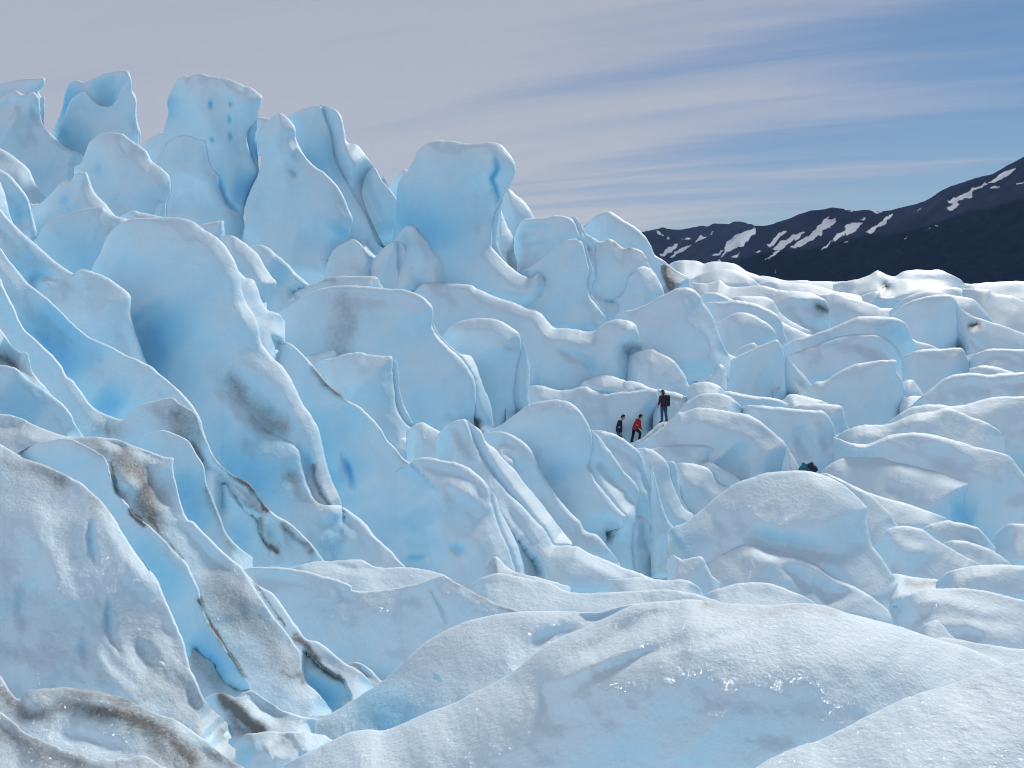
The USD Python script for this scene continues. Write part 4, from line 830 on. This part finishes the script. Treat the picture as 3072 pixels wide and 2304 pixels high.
stroke('n12', 'dirt', 60, 0.85, 'I 1400,950 1500,1080 1600,1200 1700,1350 1780,1500 1850,1640', 'face'); stroke('n12', 'dirt', 26, 0.56, 'I 940,690 1100,760 1250,850', None); stroke('n12', 'dirt', 24, 0.62, 'I 1600,1000 1750,1200 1900,1450', 'face')
stroke('n12', 'dirt', 36, 0.75, 'G 740,30 850,110 960,200', 'face'); stroke('n12', 'dirt', 70, 0.7, 'G 1300,540 1450,720 1600,900 1750,1050', 'face'); stroke('n12', 'dirt', 36, 0.50, 'G 1300,800 1450,980 1620,1080', 'face')
stroke('n12', 'dirt', 18, 0.94, 'G 1690,1080 1780,1100 1830,1080 1840,1150', 'face'); stroke('n12', 'dirt', 16, 1.00, 'G 1790,880 1850,940 1950,1050 2060,1125', 'right_slope'); stroke('n12', 'dirt', 13, 1.00, 'G 1790,890 1860,975 1990,1085 2085,1160', 'gap_wall')
stroke('n12', 'dirt', 5, 1.00, 'G 1450,425 1540,540 1640,690 1720,800', 'right_slope'); stroke('n12', 'dirt', 30, 0.47, 'G 1880,920 2000,1010 2120,1090', 'right_slope')
stroke('n12', 'blue', 60, 0.56, 'G 1130,850 1230,960 1340,1080 1420,1160', 'left_wall'); stroke('n12', 'blue', 60, 0.34, 'G 820,300 950,460 1060,680', 'left_wall'); stroke('n12', 'blue', 50, 0.60, 'G 1850,1130 1920,1200 2010,1290', 'gap_wall')
stroke('n12', 'relief', 40, 36, 'I 1330,860 1450,1050 1650,1350', 'face'); stroke('n12', 'relief', 40, -30, 'I 1750,900 1850,1200 1980,1450', 'face'); stroke('n12', 'relief', 14, -18, 'I 1250,700 1400,720 1500,800', 'face')
T('k1', 'ice_ridge', 'pale wedge-faced ice ridge with a grit-lined right edge, in the middle foreground')
R('k1', 13, 'G 1400,500 1480,460 1540,447 1640,445 1740,455 1850,475 1960,505 2050,528 2120,560 H 60,310 130,313 210,303 270,290 320,272 350,265 400,290 460,322 530,355 610,383 680,405 760,450', 'H 700', lean=.5, yaw=-.05, B=60)
R('k1', 14.5, 'G 1700,470 1760,450 1820,432 1900,415 2000,410 2100,402 2170,398 H 40,213 90,213 130,235 160,240 240,238 310,250 360,265 420,310', 'H 500', lean=1.3, B=40, name='crusted_top')
stroke('k1', 'dirt', 12, 0.94, 'H 360,268 420,302 500,342 600,384', 'face'); stroke('k1', 'relief', 7, -10, 'H 310,300 340,350 370,420', 'face'); stroke('k1', 'relief', 12, -12, 'H 0,225 60,245 130,240', 'crusted_top')
T('k2', 'ice_ridge', 'low wavy snow-crusted ice ridge directly behind the sparkling foreground mound')
R('k2', 14.6, 'H 420,310 470,275 520,258 580,265 650,280 700,290 740,312 800,322 900,318 1000,312 1080,310 1150,322 1250,350', 'H 520', lean=.9)
R('k2', 16, 'H 400,330 480,300 490,240 520,205 560,240 620,262 680,275 760,300', 'H 480', lean=.6, name='dirty_hollow')
stroke('k2', 'dirt', 24, 0.50, 'H 500,230 540,260 600,275', 'dirty_hollow')
T('n14', 'ice_ridge', 'big white ice slope with long furrows, filling the lower left of the picture')
R('n14', 8.2, 'D -400,780 -200,800 0,870 50,900 120,940 200,970 280,1000 360,1035 430,1070 490,1100 540,1150 600,1200 650,1262 690,1320 735,1400 785,1480 845,1560 900,1635 G 760,250 820,340 880,430 940,510 972,580 1000,650 1040,740 1080,830 1108,900 1125,970 1150,1060 1195,1150 1225,1230 1290,1310 1360,1380 1400,1432 1404,1465 1380,1500 1450,1570 1520,1650 1600,1760', 'G 1800', lean=.6, yaw=.15, B=50, dv=0.15)
R('n14', 8.75, 'G 1060,820 1085,850 1120,885 1170,930 1230,985 1285,1015 1305,1060 1340,1115 1390,1163 1440,1186 1520,1190 1580,1230', 'G 1400', lean=.5, name='dirty_spur')

stroke('n14', 'relief', 24, -15.1, 'G 500,900 495,1010 500,1150', 'face'); stroke('n14', 'relief', 20, 11.8, 'G 460,860 470,980 490,1120', 'face'); stroke('n14', 'relief', 24, 12.6, 'G 560,960 650,1080 760,1210 880,1300', 'face'); stroke('n14', 'relief', 27, 10.1, 'G 700,920 800,1090 900,1240', 'face'); stroke('n14', 'relief', 28, -9.2, 'G 800,900 950,1080 1100,1200', 'face')
stroke('n14', 'relief', 9, -9, 'G 545,150 538,230 545,320 570,420', 'face'); stroke('n14', 'blue', 12, .4, 'G 550,150 545,250 560,400', 'face'); stroke('n14', 'relief', 9, -9, 'G 668,630 650,740 668,860 740,990', 'face'); stroke('n14', 'blue', 10, .35, 'G 668,640 652,740 665,850', 'face'); stroke('n14', 'relief', 50, 16, 'G 150,150 300,420 420,700', 'face'); stroke('n14', 'relief', 40, -12, 'G 30,430 140,680 260,980', 'face')
stroke('n14', 'dirt', 60, 0.42, 'G 250,660 310,780 390,880', 'face'); stroke('n14', 'dirt', 34, 0.5, 'G 520,930 570,1040 640,1140', 'face'); stroke('n14', 'dirt', 94, 0.48, 'G 760,800 900,960 1030,1150', 'face'); stroke('n14', 'dirt', 81, 0.56, 'G 950,1170 1130,1270 1250,1380', 'face'); stroke('n14', 'dirt', 54, 0.74, 'G 1090,1150 1200,1260 1320,1390', 'face'); stroke('n14', 'dirt', 17, 0.85, 'G 1340,1430 1385,1460', 'face'); stroke('n14', 'dirt', 81, 0.37, 'G -50,640 60,650', 'face'); stroke('n14', 'dirt', 54, 0.74, 'D 60,960 200,1020 330,1060', 'face'); stroke('n14', 'dirt', 40, 0.60, 'G 580,30 640,90', 'face'); stroke('n14', 'dirt', 40, 0.74, 'G 1330,1470 1430,1590 1500,1660', 'face')
stroke('n14', 'dirt', 12, 0.85, 'G 1085,840 1110,900 1120,960', 'dirty_spur'); stroke('n14', 'dirt', 54, 0.74, 'G 1130,960 1220,1060 1300,1130', 'dirty_spur'); stroke('n14', 'dirt', 21, 0.85, 'G 1440,1190 1520,1180', 'dirty_spur')
T('n17', 'ice_mound', 'dirty white ice mound with a dark grit band, beside the blue meltwater gap', 'ice mound')
R('n17', 7.7, 'L 60,560 160,520 250,520 330,530 420,560 520,500 620,480 740,560 860,640 1000,720 1150,770 1300,800 1450,850 1480,900 1420,960', 'L 1300', lean=.8, B=50)
stroke('n17', 'dirt', 30, 1.00, 'L 290,570 350,650 450,740 600,850 720,950', 'face'); stroke('n17', 'dirt', 30, 0.75, 'L 400,820 500,950 620,990', 'face'); stroke('n17', 'dirt', 14, 0.88, 'L 330,520 450,500 560,470 610,450'); stroke('n17', 'relief', 26, 24, 'L 330,560 480,680 640,780 820,880'); stroke('n17', 'relief', 26, -24, 'L 560,560 800,720 1000,860'); stroke('n17', 'dirt', 30, 0.44, 'L 760,600 900,740 1000,860')
T('gap', 'meltwater_pool', 'deep blue slushy meltwater in the gap below the foreground mound', 'meltwater pool')
R('gap', 8.2, 'L 1060,960 1120,880 1240,830 1330,780 1440,760 1560,760 1640,790 1720,770 1900,740 2100,700 2300,640 2500,560', 'L 1300', lean=2.0, B=20, namp=1.6, r=4, name='slush')
stroke('gap', 'blue', 60, 0.41, 'L 1200,920 1400,900'); stroke('gap', 'blue', 70, 0.75, 'L 1700,900 1900,880 2150,800 2350,720')
for s_ in ('L 1280,890 1330,900', 'L 1160,910 1200,930', 'L 1500,820 1600,840', 'L 1620,980 1720,1000', 'L 1450,780 1520,790', 'L 1560,940 1640,950'):
    stroke('gap', 'relief', 8, 16, s_)
T('n21', 'snow_mound', 'lumpy white snow mound at the bottom, between the dirty slope and the foreground mound', 'snow mound')
R('n21', 6.3, 'L 420,1080 540,1000 700,975 860,960 1000,970 1120,970 1250,965 1380,990 1480,1005 1540,1050 1590,1080 1640,1150', 'L 1700', lean=.8, B=70, L=60)
stroke('n21', 'dirt', 24, 0.75, 'L 1000,1040 930,1120 860,1220'); stroke('n21', 'dirt', 24, 0.50, 'L 560,1010 700,1040 860,1000'); stroke('n21', 'relief', 26, -36, 'L 880,1200 980,1130 1100,1040'); stroke('n21', 'relief', 40, 30, 'L 1100,1100 1250,1150 1300,1280'); stroke('n21', 'relief', 20, 24, 'L 780,1220 860,1200'); stroke('n21', 'relief', 26, 24, 'L 900,1300 1050,1290 1180,1340'); stroke('n21', 'blue', 50, 0.30, 'L 500,1150 600,1300'); stroke('n21', 'blue', 40, 0.38, 'L 1360,1230 1330,1330')
T('n18', 'ice_ridge', 'ice ridge covered in a broad band of dark grey grit across the bottom left corner')
R('n18', 5.0, 'G -400,1000 -200,1060 0,1105 60,1190 110,1240 170,1190 300,1180 420,1175 520,1185 640,1205 760,1240 860,1290 940,1330 1060,1370 1150,1430 1250,1500 1350,1580 1450,1640 1530,1690 1620,1780', 'G 1900', lean=.9, yaw=0, B=60)
stroke('n18', 'dirt', 44, 1.00, 'G -100,1190 0,1240 130,1310 300,1300 500,1290 700,1340 880,1430 1050,1540 1200,1640', 'face'); stroke('n18', 'dirt', 40, 0.75, 'G 150,1200 400,1210 640,1240 850,1320 1000,1400', 'face'); stroke('n18', 'dirt', 50, 0.69, 'G 900,1480 1050,1580 1250,1680', 'face'); stroke('n18', 'relief', 30, -14, 'G 300,1440 520,1500 700,1540 860,1560', 'face'); stroke('n18', 'relief', 40, 24, 'G 200,1260 500,1260 800,1340', 'face'); stroke('n18', 'dirt', 46, 0.75, 'G 1300,1560 1450,1690', 'face')
T('n19', 'ice_ridge', 'nearest dirty ice ridge in the bottom left corner, with crumbly grey crust')
R('n19', 3.8, 'G -400,1200 -200,1260 0,1330 60,1370 130,1420 200,1470 270,1500 350,1530 430,1560 520,1590 560,1612 640,1605 760,1598 870,1590 960,1640 1050,1690 1150,1780', 'G 1900', lean=.9, B=60, rag=2.2)
stroke('n19', 'dirt', 60, 0.75, 'G -200,1340 0,1400 200,1540 400,1640 600,1690'); stroke('n19', 'dirt', 40, 0.62, 'G 640,1640 800,1630 960,1680'); stroke('n19', 'dirt', 20, 0.62, 'G 0,1350 130,1430 260,1500')
T('k4', 'ice_mound', 'left lobe of the foreground ice, a smooth blue-white mound above the meltwater gap', 'ice mound')
R('k4', 7.4, 'H -60,730 20,690 100,640 160,600 220,545 280,490 350,445 430,410 520,390 600,380 680,378 760,380 850,382 930,360 1000,352', 'H 900', lean=.7, B=150, L=120, rag=.5, dv=.1)
stroke('k4', 'blue', 110, 0.52, 'H 60,730 160,720 260,690'); stroke('k4', 'blue', 9, .5, 'H 315,575 345,605'); stroke('k4', 'relief', 34, -36, 'H 560,560 680,480 800,430 950,370'); stroke('k4', 'relief', 40, 18, 'H 600,420 760,410')
R(g, 9.5, 'H 1840,470 1900,468 1960,462 2030,475 2120,490 2212,500 2400,510 2600,540', 'H 900', lean=1.2)
stroke(g, 'dirt', 26, 0.38, 'H 1900,460 2000,478 2100,490')
T('k5', 'ice_mound', 'large sparkling snow-crusted ice mound filling the centre foreground', 'ice mound')
R('k5', 5.6, 'H -160,870 -60,820 0,790 60,765 120,757 160,760 230,735 310,700 380,675 450,640 520,605 570,575 610,545 650,512 700,480 760,450 820,425 880,395 950,362 1010,350 1080,345 1150,340 1220,350 1300,355 1400,360 1500,352 1580,362 1640,382 1700,398 1780,418 1840,435 1900,458 1960,476 2050,502 2130,540 2212,580 2400,660', 'H 1150', lean=.24, B=430, L=160, r=14, rag=.5)
stroke('k5', 'relief', 26, -36, 'H 780,520 860,480 940,440 1020,400 1100,370'); stroke('k5', 'relief', 24, 26, 'H 700,620 800,560 900,520 1000,470'); stroke('k5', 'relief', 20, -18, 'H 900,560 1020,510 1150,460'); stroke('k5', 'relief', 20, -16, 'H 1180,480 1300,440 1380,400')
stroke('k5', 'dirt', 22, 0.53, 'H 1190,352 1280,372 1400,378 1520,366 1600,372'); stroke('k5', 'dirt', 14, 0.31, 'H 1300,420 1400,390')
stroke('k5', 'blue', 150, .05, 'H 600,800 900,760 1300,720 1700,660')
T('k6', 'ice_mound', 'sparkling ice mound in the bottom right corner, nearest to the camera', 'ice mound')
R('k6', 3.6, 'H 1200,960 1320,900 1400,850 1480,815 1560,790 1640,750 1700,720 1760,690 1850,650 1950,620 2040,590 2120,560 2212,535 2500,460', 'H 1150', lean=.9, B=200, L=150, r=14)

stroke(g, 'dirt', 9, .55, 'Z 1420,330 1600,360 1800,420 1950,470'); stroke(g, 'dirt', 8, .5, 'Z 1550,480 1700,560 1800,640'); stroke(g, 'dirt', 6, .6, 'Z 980,1420 1150,1330 1300,1220 1450,1080 1600,1000')

stroke('m13', 'blue', 130, .22, 'E 640,1150 700,1300')

# --- mountains beyond the glacier
T('mountain', 'mountain', 'dark mountainside with brown upper slopes, black-green forest below and streaks of old snow', None)
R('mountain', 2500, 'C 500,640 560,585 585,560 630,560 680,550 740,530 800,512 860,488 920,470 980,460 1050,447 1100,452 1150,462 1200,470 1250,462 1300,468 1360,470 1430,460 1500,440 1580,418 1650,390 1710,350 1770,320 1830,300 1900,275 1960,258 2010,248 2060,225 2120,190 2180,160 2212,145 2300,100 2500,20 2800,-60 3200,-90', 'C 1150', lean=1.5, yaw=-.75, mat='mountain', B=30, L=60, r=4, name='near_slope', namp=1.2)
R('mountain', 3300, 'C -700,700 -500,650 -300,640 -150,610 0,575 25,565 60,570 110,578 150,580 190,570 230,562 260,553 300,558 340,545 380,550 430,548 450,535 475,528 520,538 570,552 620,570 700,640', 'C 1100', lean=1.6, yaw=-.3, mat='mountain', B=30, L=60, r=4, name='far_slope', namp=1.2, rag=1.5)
SNOW = ['590,556 560,580 500,600 450,630 400,690 410,705 380,745 430,715 480,695 530,670 560,640 585,600', '400,700 350,720 325,745 370,735',
        '1080,512 1040,510 1000,530 960,570 930,610 870,640 800,690 850,695 900,660 930,645 990,610 1000,590 1040,570 1075,530',
        '890,588 840,605 760,650 690,690 720,700 640,770 700,735 780,680 840,640', '785,592 740,600 700,640 660,680 680,685 730,650 750,620',
        '1240,540 1190,535 1130,560 1130,590 1060,625 1070,650 1130,620 1190,590', '1420,495 1380,500 1330,550 1240,605 1290,595 1360,555',
        '1060,640 990,690 920,725 960,705 1030,680', '2165,208 2120,220 2060,250 2020,280 1920,320 1840,370 1770,400 1740,415 1780,430 1742,470 1800,450 1830,430 1810,410 1895,385 1900,350 2010,295 2080,275 2110,260',
        '2068,313 2030,322 2000,335 2050,330', '180,625 140,640 200,635 205,628', '0,590 30,600 40,615 10,612', '350,595 300,625 260,620 220,665 280,640',
        '215,670 150,690 70,745 100,745 150,715', '135,660 90,672 20,735 45,742 95,705', '60,615 75,630 55,635', '1130,456 1180,466 1190,474 1150,468', '1265,461 1350,468 1350,476 1300,476',
        '500,715 440,745 470,748', '620,705 600,720 640,715', '1595,460 1560,472 1575,475', '1690,555 1640,570 1630,578 1660,568', '1510,620 1480,632 1500,632', '1250,505 1215,512 1240,516', '1150,640 1120,660 1140,655',
        '2212,290 2180,300 2165,310 2200,305', '380,760 350,775 380,770', '710,825 706,838 712,836', '330,600 350,592 345,600']
for s_ in SNOW:
    STROKES.append(('mountain', 'snow', 0, 1.0, marks('C ' + s_), None))
TREELINE = marks('C -700,800 300,790 420,775 560,740 700,715 950,690 1150,640 1400,600 1700,540 1900,470 2212,390 2600,280 3400,150')

build_all()
_owner = {}


def place_ridges():
    base = thing('glacier', 'pale blue glacier surface of small swells and hollows between the larger ridges', None, kind='structure')
    _owner['glacier'] = base
    for q in RIDGES:
        k = q['owner']
        if k not in _owner:
            nm, lab, cat, grp = THINGS[k]
            _owner[k] = thing(nm, lab, cat, grp, kind=None if cat else 'structure')
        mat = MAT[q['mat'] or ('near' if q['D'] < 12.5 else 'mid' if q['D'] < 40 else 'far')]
        nm = ('swell' if k == 'glacier' else q['name'])
        part(_owner[k], nm, q['mesh'], mat, smooth=True, attrs=q['attrs'])


place_ridges()
# the ice bed under everything, from behind the camera to the far edge
gx = np.r_[-4400, -2500, -1200, -700, np.linspace(-400, -60, 18), np.linspace(-55, 55, 56), np.linspace(60, 400, 18), 700, 1200, 2500, 4400]
gy = np.r_[-4400, -2500, -1200, -500, -200, np.linspace(-60, 0, 13), np.linspace(1, 60, 60), np.linspace(65, 260, 40), 400, 700, 1300, 2500, 4400]
bx, by = np.meshgrid(gx, gy)
ahead = np.maximum(by, -20)
bz = EYE[2] - 2.1 - np.where(ahead < 16, 0.45 * ahead, 7.2 + np.where(ahead < 60, 0.12 * (ahead - 16), 5.28 - 0.04 * np.minimum(ahead - 60, 200)))
bz += 0.25 * (meshkit.fbm(np.stack([bx / 6, by / 6, 0 * bx], -1), 3, 4) - .5) * np.clip(np.abs(by) / 10, .2, 2)
bz -= np.clip((np.hypot(bx, by) - 260) / 40, 0, 25)
nI, nJ = bx.shape
ii = (np.arange(nI - 1)[:, None] * nJ + np.arange(nJ - 1)[None]).ravel()
bf = np.vstack([np.stack([ii, ii + 1, ii + nJ + 1], 1), np.stack([ii, ii + nJ + 1, ii + nJ], 1)])
bv = np.stack([bx, by, bz], -1).reshape(-1, 3)
part(_owner['glacier'], 'ice_bed', (bv, bf), MAT['mid'], attrs=dict(dirt=np.zeros(len(bv)), blue=np.zeros(len(bv))))

# ------------------------------------------------------------------ the air between here and the mountains
air = usdkit.material(stage, LK + 'air', {'v': ('principled_volume', dict(color=(0.30, 0.55, 1.0), density=HAZE, anisotropy=0.2))}, volume='v.volume')
hz = trimesh.creation.box(bounds=[[-4500, -4500, -75], [4500, 4500, 1200]])
tell(part(None, 'haze', hz, air, smooth=False), kind='stuff', label='thin bluish air over the whole glacier and its mountains')

# ------------------------------------------------------------------ hikers
CL = {k: plain(k, c, r_) for k, c, r_ in (('skin', (0.42, 0.26, 0.19), .6), ('navy_cloth', (0.012, 0.014, 0.045), .8), ('red_cloth', (0.36, 0.012, 0.022), .7), ('black_cloth', (0.012, 0.012, 0.02), .8),
                                       ('denim', (0.03, 0.075, 0.13), .85), ('maroon_cloth', (0.10, 0.012, 0.04), .8), ('teal_cloth', (0.02, 0.16, 0.22), .7), ('hair', (0.012, 0.010, 0.010), .6),
                                       ('boot', (0.02, 0.02, 0.035), .6), ('pack_cloth', (0.016, 0.014, 0.026), .75), ('steel', (0.35, 0.35, 0.36), .35), ('grey_cap', (0.05, 0.055, 0.075), .8))}


def ball(p, r, n=10):
    return manifold3d.Manifold.sphere(r, n).translate([float(x) for x in p])


def chain(pts, rad, n=10):
    out = manifold3d.Manifold()
    for a, b, ra, rb in zip(pts[:-1], pts[1:], rad[:-1], rad[1:]):
        out = out + manifold3d.Manifold.batch_hull([ball(a, ra, n), ball(b, rb, n)])
    return out


def hull(pts, rad):
    return manifold3d.Manifold.batch_hull([ball(p, r) for p, r in zip(pts, rad)])


def melt(m, edge=0.025, n=6):
    m = m.refine_to_length(edge).to_mesh()
    t = trimesh.Trimesh(m.vert_properties[:, :3], m.tri_verts)
    trimesh.smoothing.filter_taubin(t, lamb=.5, nu=.52, iterations=n)
    return t


def v3(*a):
    return np.array(a, float)


def hand(w, d, s=1.0):
    """Palm and five curled fingers at the wrist w, pointing along d."""
    d = d / np.linalg.norm(d)
    side = np.cross(d, [0, 1, .2]); side /= np.linalg.norm(side)
    nrm = np.cross(side, d)
    p = w + d * .085 * s
    m = hull([w, p + side * .03, p - side * .03], [.026, .018, .018])
    for k, (o, l) in enumerate(((-.033, .062), (-.011, .075), (.011, .08), (.033, .07))):
        a = p + side * o; b = a + d * l * .5 + nrm * .012; c = b + d * l * .3 + nrm * .035
        m = m + chain([a, b, c], [.010, .009, .008], 6)
    a = w + d * .03 + side * .025; b = a + side * .03 + d * .025 + nrm * .015; c = b + d * .03 + nrm * .02
    return m + chain([a, b, c], [.012, .011, .009], 6)


def person(label, loc, J, look, clothes, cap=None, hair='hair', hood=None):
    """J: joints in metres from the feet; look: where the face points; clothes: (jacket, trousers)."""
    t = thing('person', label, 'person', loc=loc)
    f = np.asarray(look, float); f /= np.linalg.norm(f)
    hd = J['head']
    rt = np.cross(f, [0, 0, 1.0]); rt /= np.linalg.norm(rt); up = np.cross(rt, f)
    skull = hull([hd + up * .045 - f * .015, hd - up * .045 + f * .035, hd - up * .075 + f * .055], [.088, .058, .032])
    face = skull + hull([hd + f * .098 - up * .005, hd + f * .108 - up * .03], [.010, .014])                      # nose
    for s in (-1, 1):
        face = face + ball(hd + rt * s * .082 - f * .01 - up * .015, .02, 8)                                      # ears
        face = face - ball(hd + f * .098 + rt * s * .032 + up * .012, .013, 8)                                    # eye sockets
    face = face - manifold3d.Manifold.batch_hull([ball(hd + f * .098 + rt * s * .02 - up * .062, .006, 6) for s in (-1, 1)])
    body = face + chain([hd - up * .06, J['neck']], [.05, .056])
    body = body + hull([J['neck'], J['shL'], J['shR'], J['pelvis']], [.05, .06, .06, .115]) + hull([J['pelvis'], J['hipL'], J['hipR']], [.11, .09, .09])
    jk = hull([J['neck'] - v3(0, 0, .04), J['shL'], J['shR'], J['waist']], [.065, .082, .082, .145]) + hull([J['waist'], J['pelvis'], J['hipL'], J['hipR']], [.145, .125, .105, .105])
    tr = hull([J['pelvis'], J['hipL'], J['hipR']], [.118, .102, .102])
    boots = []
    for s in 'LR':
        sh, el, wr = J['sh' + s], J['el' + s], J['wr' + s]
        body = body + chain([sh, el, wr], [.058, .042, .03]) + hand(wr, wr - el)
        jk = jk + chain([sh, el, wr - (wr - el) * .12], [.078, .06, .048])
        hp, kn, an, to = J['hip' + s], J['kn' + s], J['an' + s], J['to' + s]
        body = body + chain([hp, kn, an, to], [.088, .056, .042, .035])
        tr = tr + chain([hp, kn, an], [.104, .074, .062])
        boots.append(chain([an + v3(0, 0, .05), an], [.058, .056]) + hull([an - v3(0, 0, .02), to, an - (to - an) * .3 - v3(0, 0, .02)], [.05, .042, .045]))
    part(t, 'body', melt(body, .02, 3), CL['skin'])
    part(t, 'jacket', melt(jk), CL[clothes[0]])
    part(t, 'trousers', melt(tr), CL[clothes[1]])
    for b in boots:
        part(t, 'boot', melt(b, .03, 3), CL['boot'])
    crown = hull([hd + up * .055 - f * .025, hd - f * .05 - up * .01], [.095, .085])
    if cap:
        c = crown + hull([hd + up * .065 + f * .05 + rt * .05, hd + up * .065 + f * .05 - rt * .05, hd + up * .045 + f * .15 + rt * .03, hd + up * .045 + f * .15 - rt * .03], [.012] * 4)
        part(t, 'cap', melt(c, .025, 2), CL[cap])
        part(t, 'hair', melt(hull([hd - f * .05 - up * .03, hd - f * .05 - up * .08], [.08, .05]), .03, 2), CL[hair])
    else:
        part(t, 'hair', melt(crown, .025, 3), CL[hair])
    if hood is not None:
        part(t, 'hood', melt(hull([J['neck'] + hood, J['neck'] + hood * .4 + rt * .09, J['neck'] + hood * .4 - rt * .09], [.07, .06, .06])), CL[clothes[0]])
    return t


def backpack(label, loc, c, up, out, size=(.30, .20, .48), mat='pack_cloth'):
    """A rucksack centred at c (from loc), its long axis along up, standing off the back along out."""
    t = thing('backpack', label, 'backpack', loc=loc)
    up = up / np.linalg.norm(up); out = out - up * (out @ up); out /= np.linalg.norm(out); sd_ = np.cross(up, out)
    w, dp, h = size
    cor = [c + sd_ * a * w * .36 + out * b * dp * .3 + up * k * h * .4 for a in (-1, 1) for b in (-1, 1) for k in (-1, 1)]
    part(t, 'sack', melt(hull(cor, [.06] * 8), .04, 4), CL[mat])
    part(t, 'lid', melt(hull([c + up * h * .5 + sd_ * a * w * .3 + out * b for a in (-1, 1) for b in (-.07, .09)], [.055] * 4), .04, 3), CL[mat])
    part(t, 'front_pocket', melt(hull([c - up * h * .2 + out * dp * .62 + sd_ * a * w * .25 + up * k for a in (-1, 1) for k in (-.08, .08)], [.05] * 4), .04, 3), CL[mat])
    for a in (-1, 1):
        part(t, 'strap', melt(chain([c + up * h * .38 + sd_ * a * .1 - out * dp * .3, c + up * h * .42 + sd_ * a * .13 - out * (dp * .4 + .16), c + up * 0 + sd_ * a * .16 - out * (dp * .4 + .22), c - up * h * .4 + sd_ * a * .15 - out * dp * .4], [.018] * 4, 6), .04, 1), CL[mat])
        part(t, 'side_pouch', melt(hull([c - up * h * .32 + sd_ * a * w * .55, c - up * h * .1 + sd_ * a * w * .52], [.06, .05]), .04, 3), CL[mat])
    return t


ZD = 49.6                                   # distance of the three hikers


def zp(sheet, ox, oy, D):
    s = SHEET[sheet]; m = D / F / s[2]
    o = world(s[0] + ox / s[2], s[1] + oy / s[2], D)
    return o, (lambda x, y, dy=0.0: v3((x - ox) * m, dy, (oy - y) * m))


def standing(p, q):
    return {k: p(*v) for k, v in q.items()}


o, p = zp('Z', 490, 1580, ZD)
person('person in a navy jacket and jeans looking down, hidden below the thighs by a hump', o, standing(p, dict(
    head=(548, 868), neck=(495, 945), shL=(455, 985, .17), shR=(475, 985, -.17), waist=(440, 1110), pelvis=(430, 1190), elL=(440, 1120, .23), elR=(490, 1110, -.23), wrL=(470, 1210, .2), wrR=(488, 1225, -.22),
    hipL=(435, 1215, .09), hipR=(440, 1215, -.09), knL=(480, 1380, .09), knR=(500, 1370, -.09), anL=(460, 1540, .09), anR=(505, 1540, -.09), toL=(540, 1565, .09), toR=(585, 1565, -.09))),
    (1, -.25, -.45), ('navy_cloth', 'denim'))
o, p = zp('Z', 850, 1470, ZD)
person('person in a bright red hooded jacket and black trousers leaning forward as they climb', o, standing(p, dict(
    head=(965, 862), neck=(915, 930), shL=(880, 965, .17), shR=(925, 965, -.17), waist=(850, 1060), pelvis=(825, 1120), elL=(900, 1080, .22), elR=(930, 1085, -.22), wrL=(960, 1140, .18), wrR=(965, 1140, -.2),
    hipL=(815, 1140, .09), hipR=(845, 1140, -.09), knL=(790, 1300, .09), knR=(945, 1245, -.09), anL=(755, 1455, .09), anR=(920, 1425, -.09), toL=(810, 1472, .09), toR=(985, 1440, -.09))),
    (1, -.1, -.35), ('red_cloth', 'black_cloth'), hood=v3(-.10, 0, -.01))
o, p = zp('Z', 1500, 1000, ZD)
J3 = standing(p, dict(head=(1465, 290, -.02), neck=(1490, 350), shL=(1425, 395, -.03), shR=(1575, 390, .05), waist=(1500, 520), pelvis=(1508, 590), elL=(1405, 500, -.04), elR=(1625, 480, .1), wrL=(1378, 580, -.06), wrR=(1630, 575, .12),
    hipL=(1470, 620), hipR=(1545, 620, .02), knL=(1462, 790, -.03), knR=(1560, 790, .04), anL=(1468, 955, -.02), anR=(1585, 950, .06), toL=(1415, 995, -.05), toR=(1570, 965, .22)))
person('person in maroon top, jeans and grey cap standing highest, back turned and wearing a rucksack', o, J3, (-.85, .5, -.1), ('maroon_cloth', 'denim'), cap='grey_cap')
backpack('black rucksack on the back of the highest standing person', o, p(1545, 480, -.20), v3(0, .0, 1), v3(.45, -.9, 0), size=(.34, .22, .50))
ax = thing('ice_axe', 'short steel ice axe held low in the left hand of the highest person', 'ice axe', loc=o)
h0 = J3['wrL'] + v3(-.01, -.02, -.09)
part(ax, 'shaft', melt(chain([h0 + v3(.04, 0, -.13), h0, h0 + v3(-.10, 0, .12)], [.013, .013, .013], 8), .04, 1), CL['steel'])
part(ax, 'head', melt(chain([h0 + v3(-.17, 0, .05), h0 + v3(-.10, 0, .12), h0 + v3(-.05, 0, .14)], [.008, .014, .014], 8), .03, 1), CL['steel'])
o, p = zp('Y', 1120, 1190, 40.0)
person('person in a teal jacket crouching behind the large dome, only bent back showing', o, standing(p, dict(
    head=(1075, 640, .25), neck=(1110, 590, .12), shL=(1030, 610, .10), shR=(1150, 605, .02), waist=(1180, 690, -.02), pelvis=(1200, 800, -.05), elL=(930, 700, .1), elR=(1020, 745, .12), wrL=(890, 800, .1), wrR=(960, 830, .15),
    hipL=(1150, 830, .0), hipR=(1250, 830, -.05), knL=(1060, 960, .15), knR=(1180, 990, .15), anL=(1090, 1150, .0), anR=(1220, 1150, .0), toL=(1020, 1175, .1), toR=(1150, 1175, .12))),
    (-.5, .8, -.7), ('teal_cloth', 'black_cloth'))
backpack('dark rucksack on the back of the crouching person', o, p(1235, 650, -.12), v3(-.55, .1, .8), v3(.75, -.3, .5), size=(.30, .16, .34))
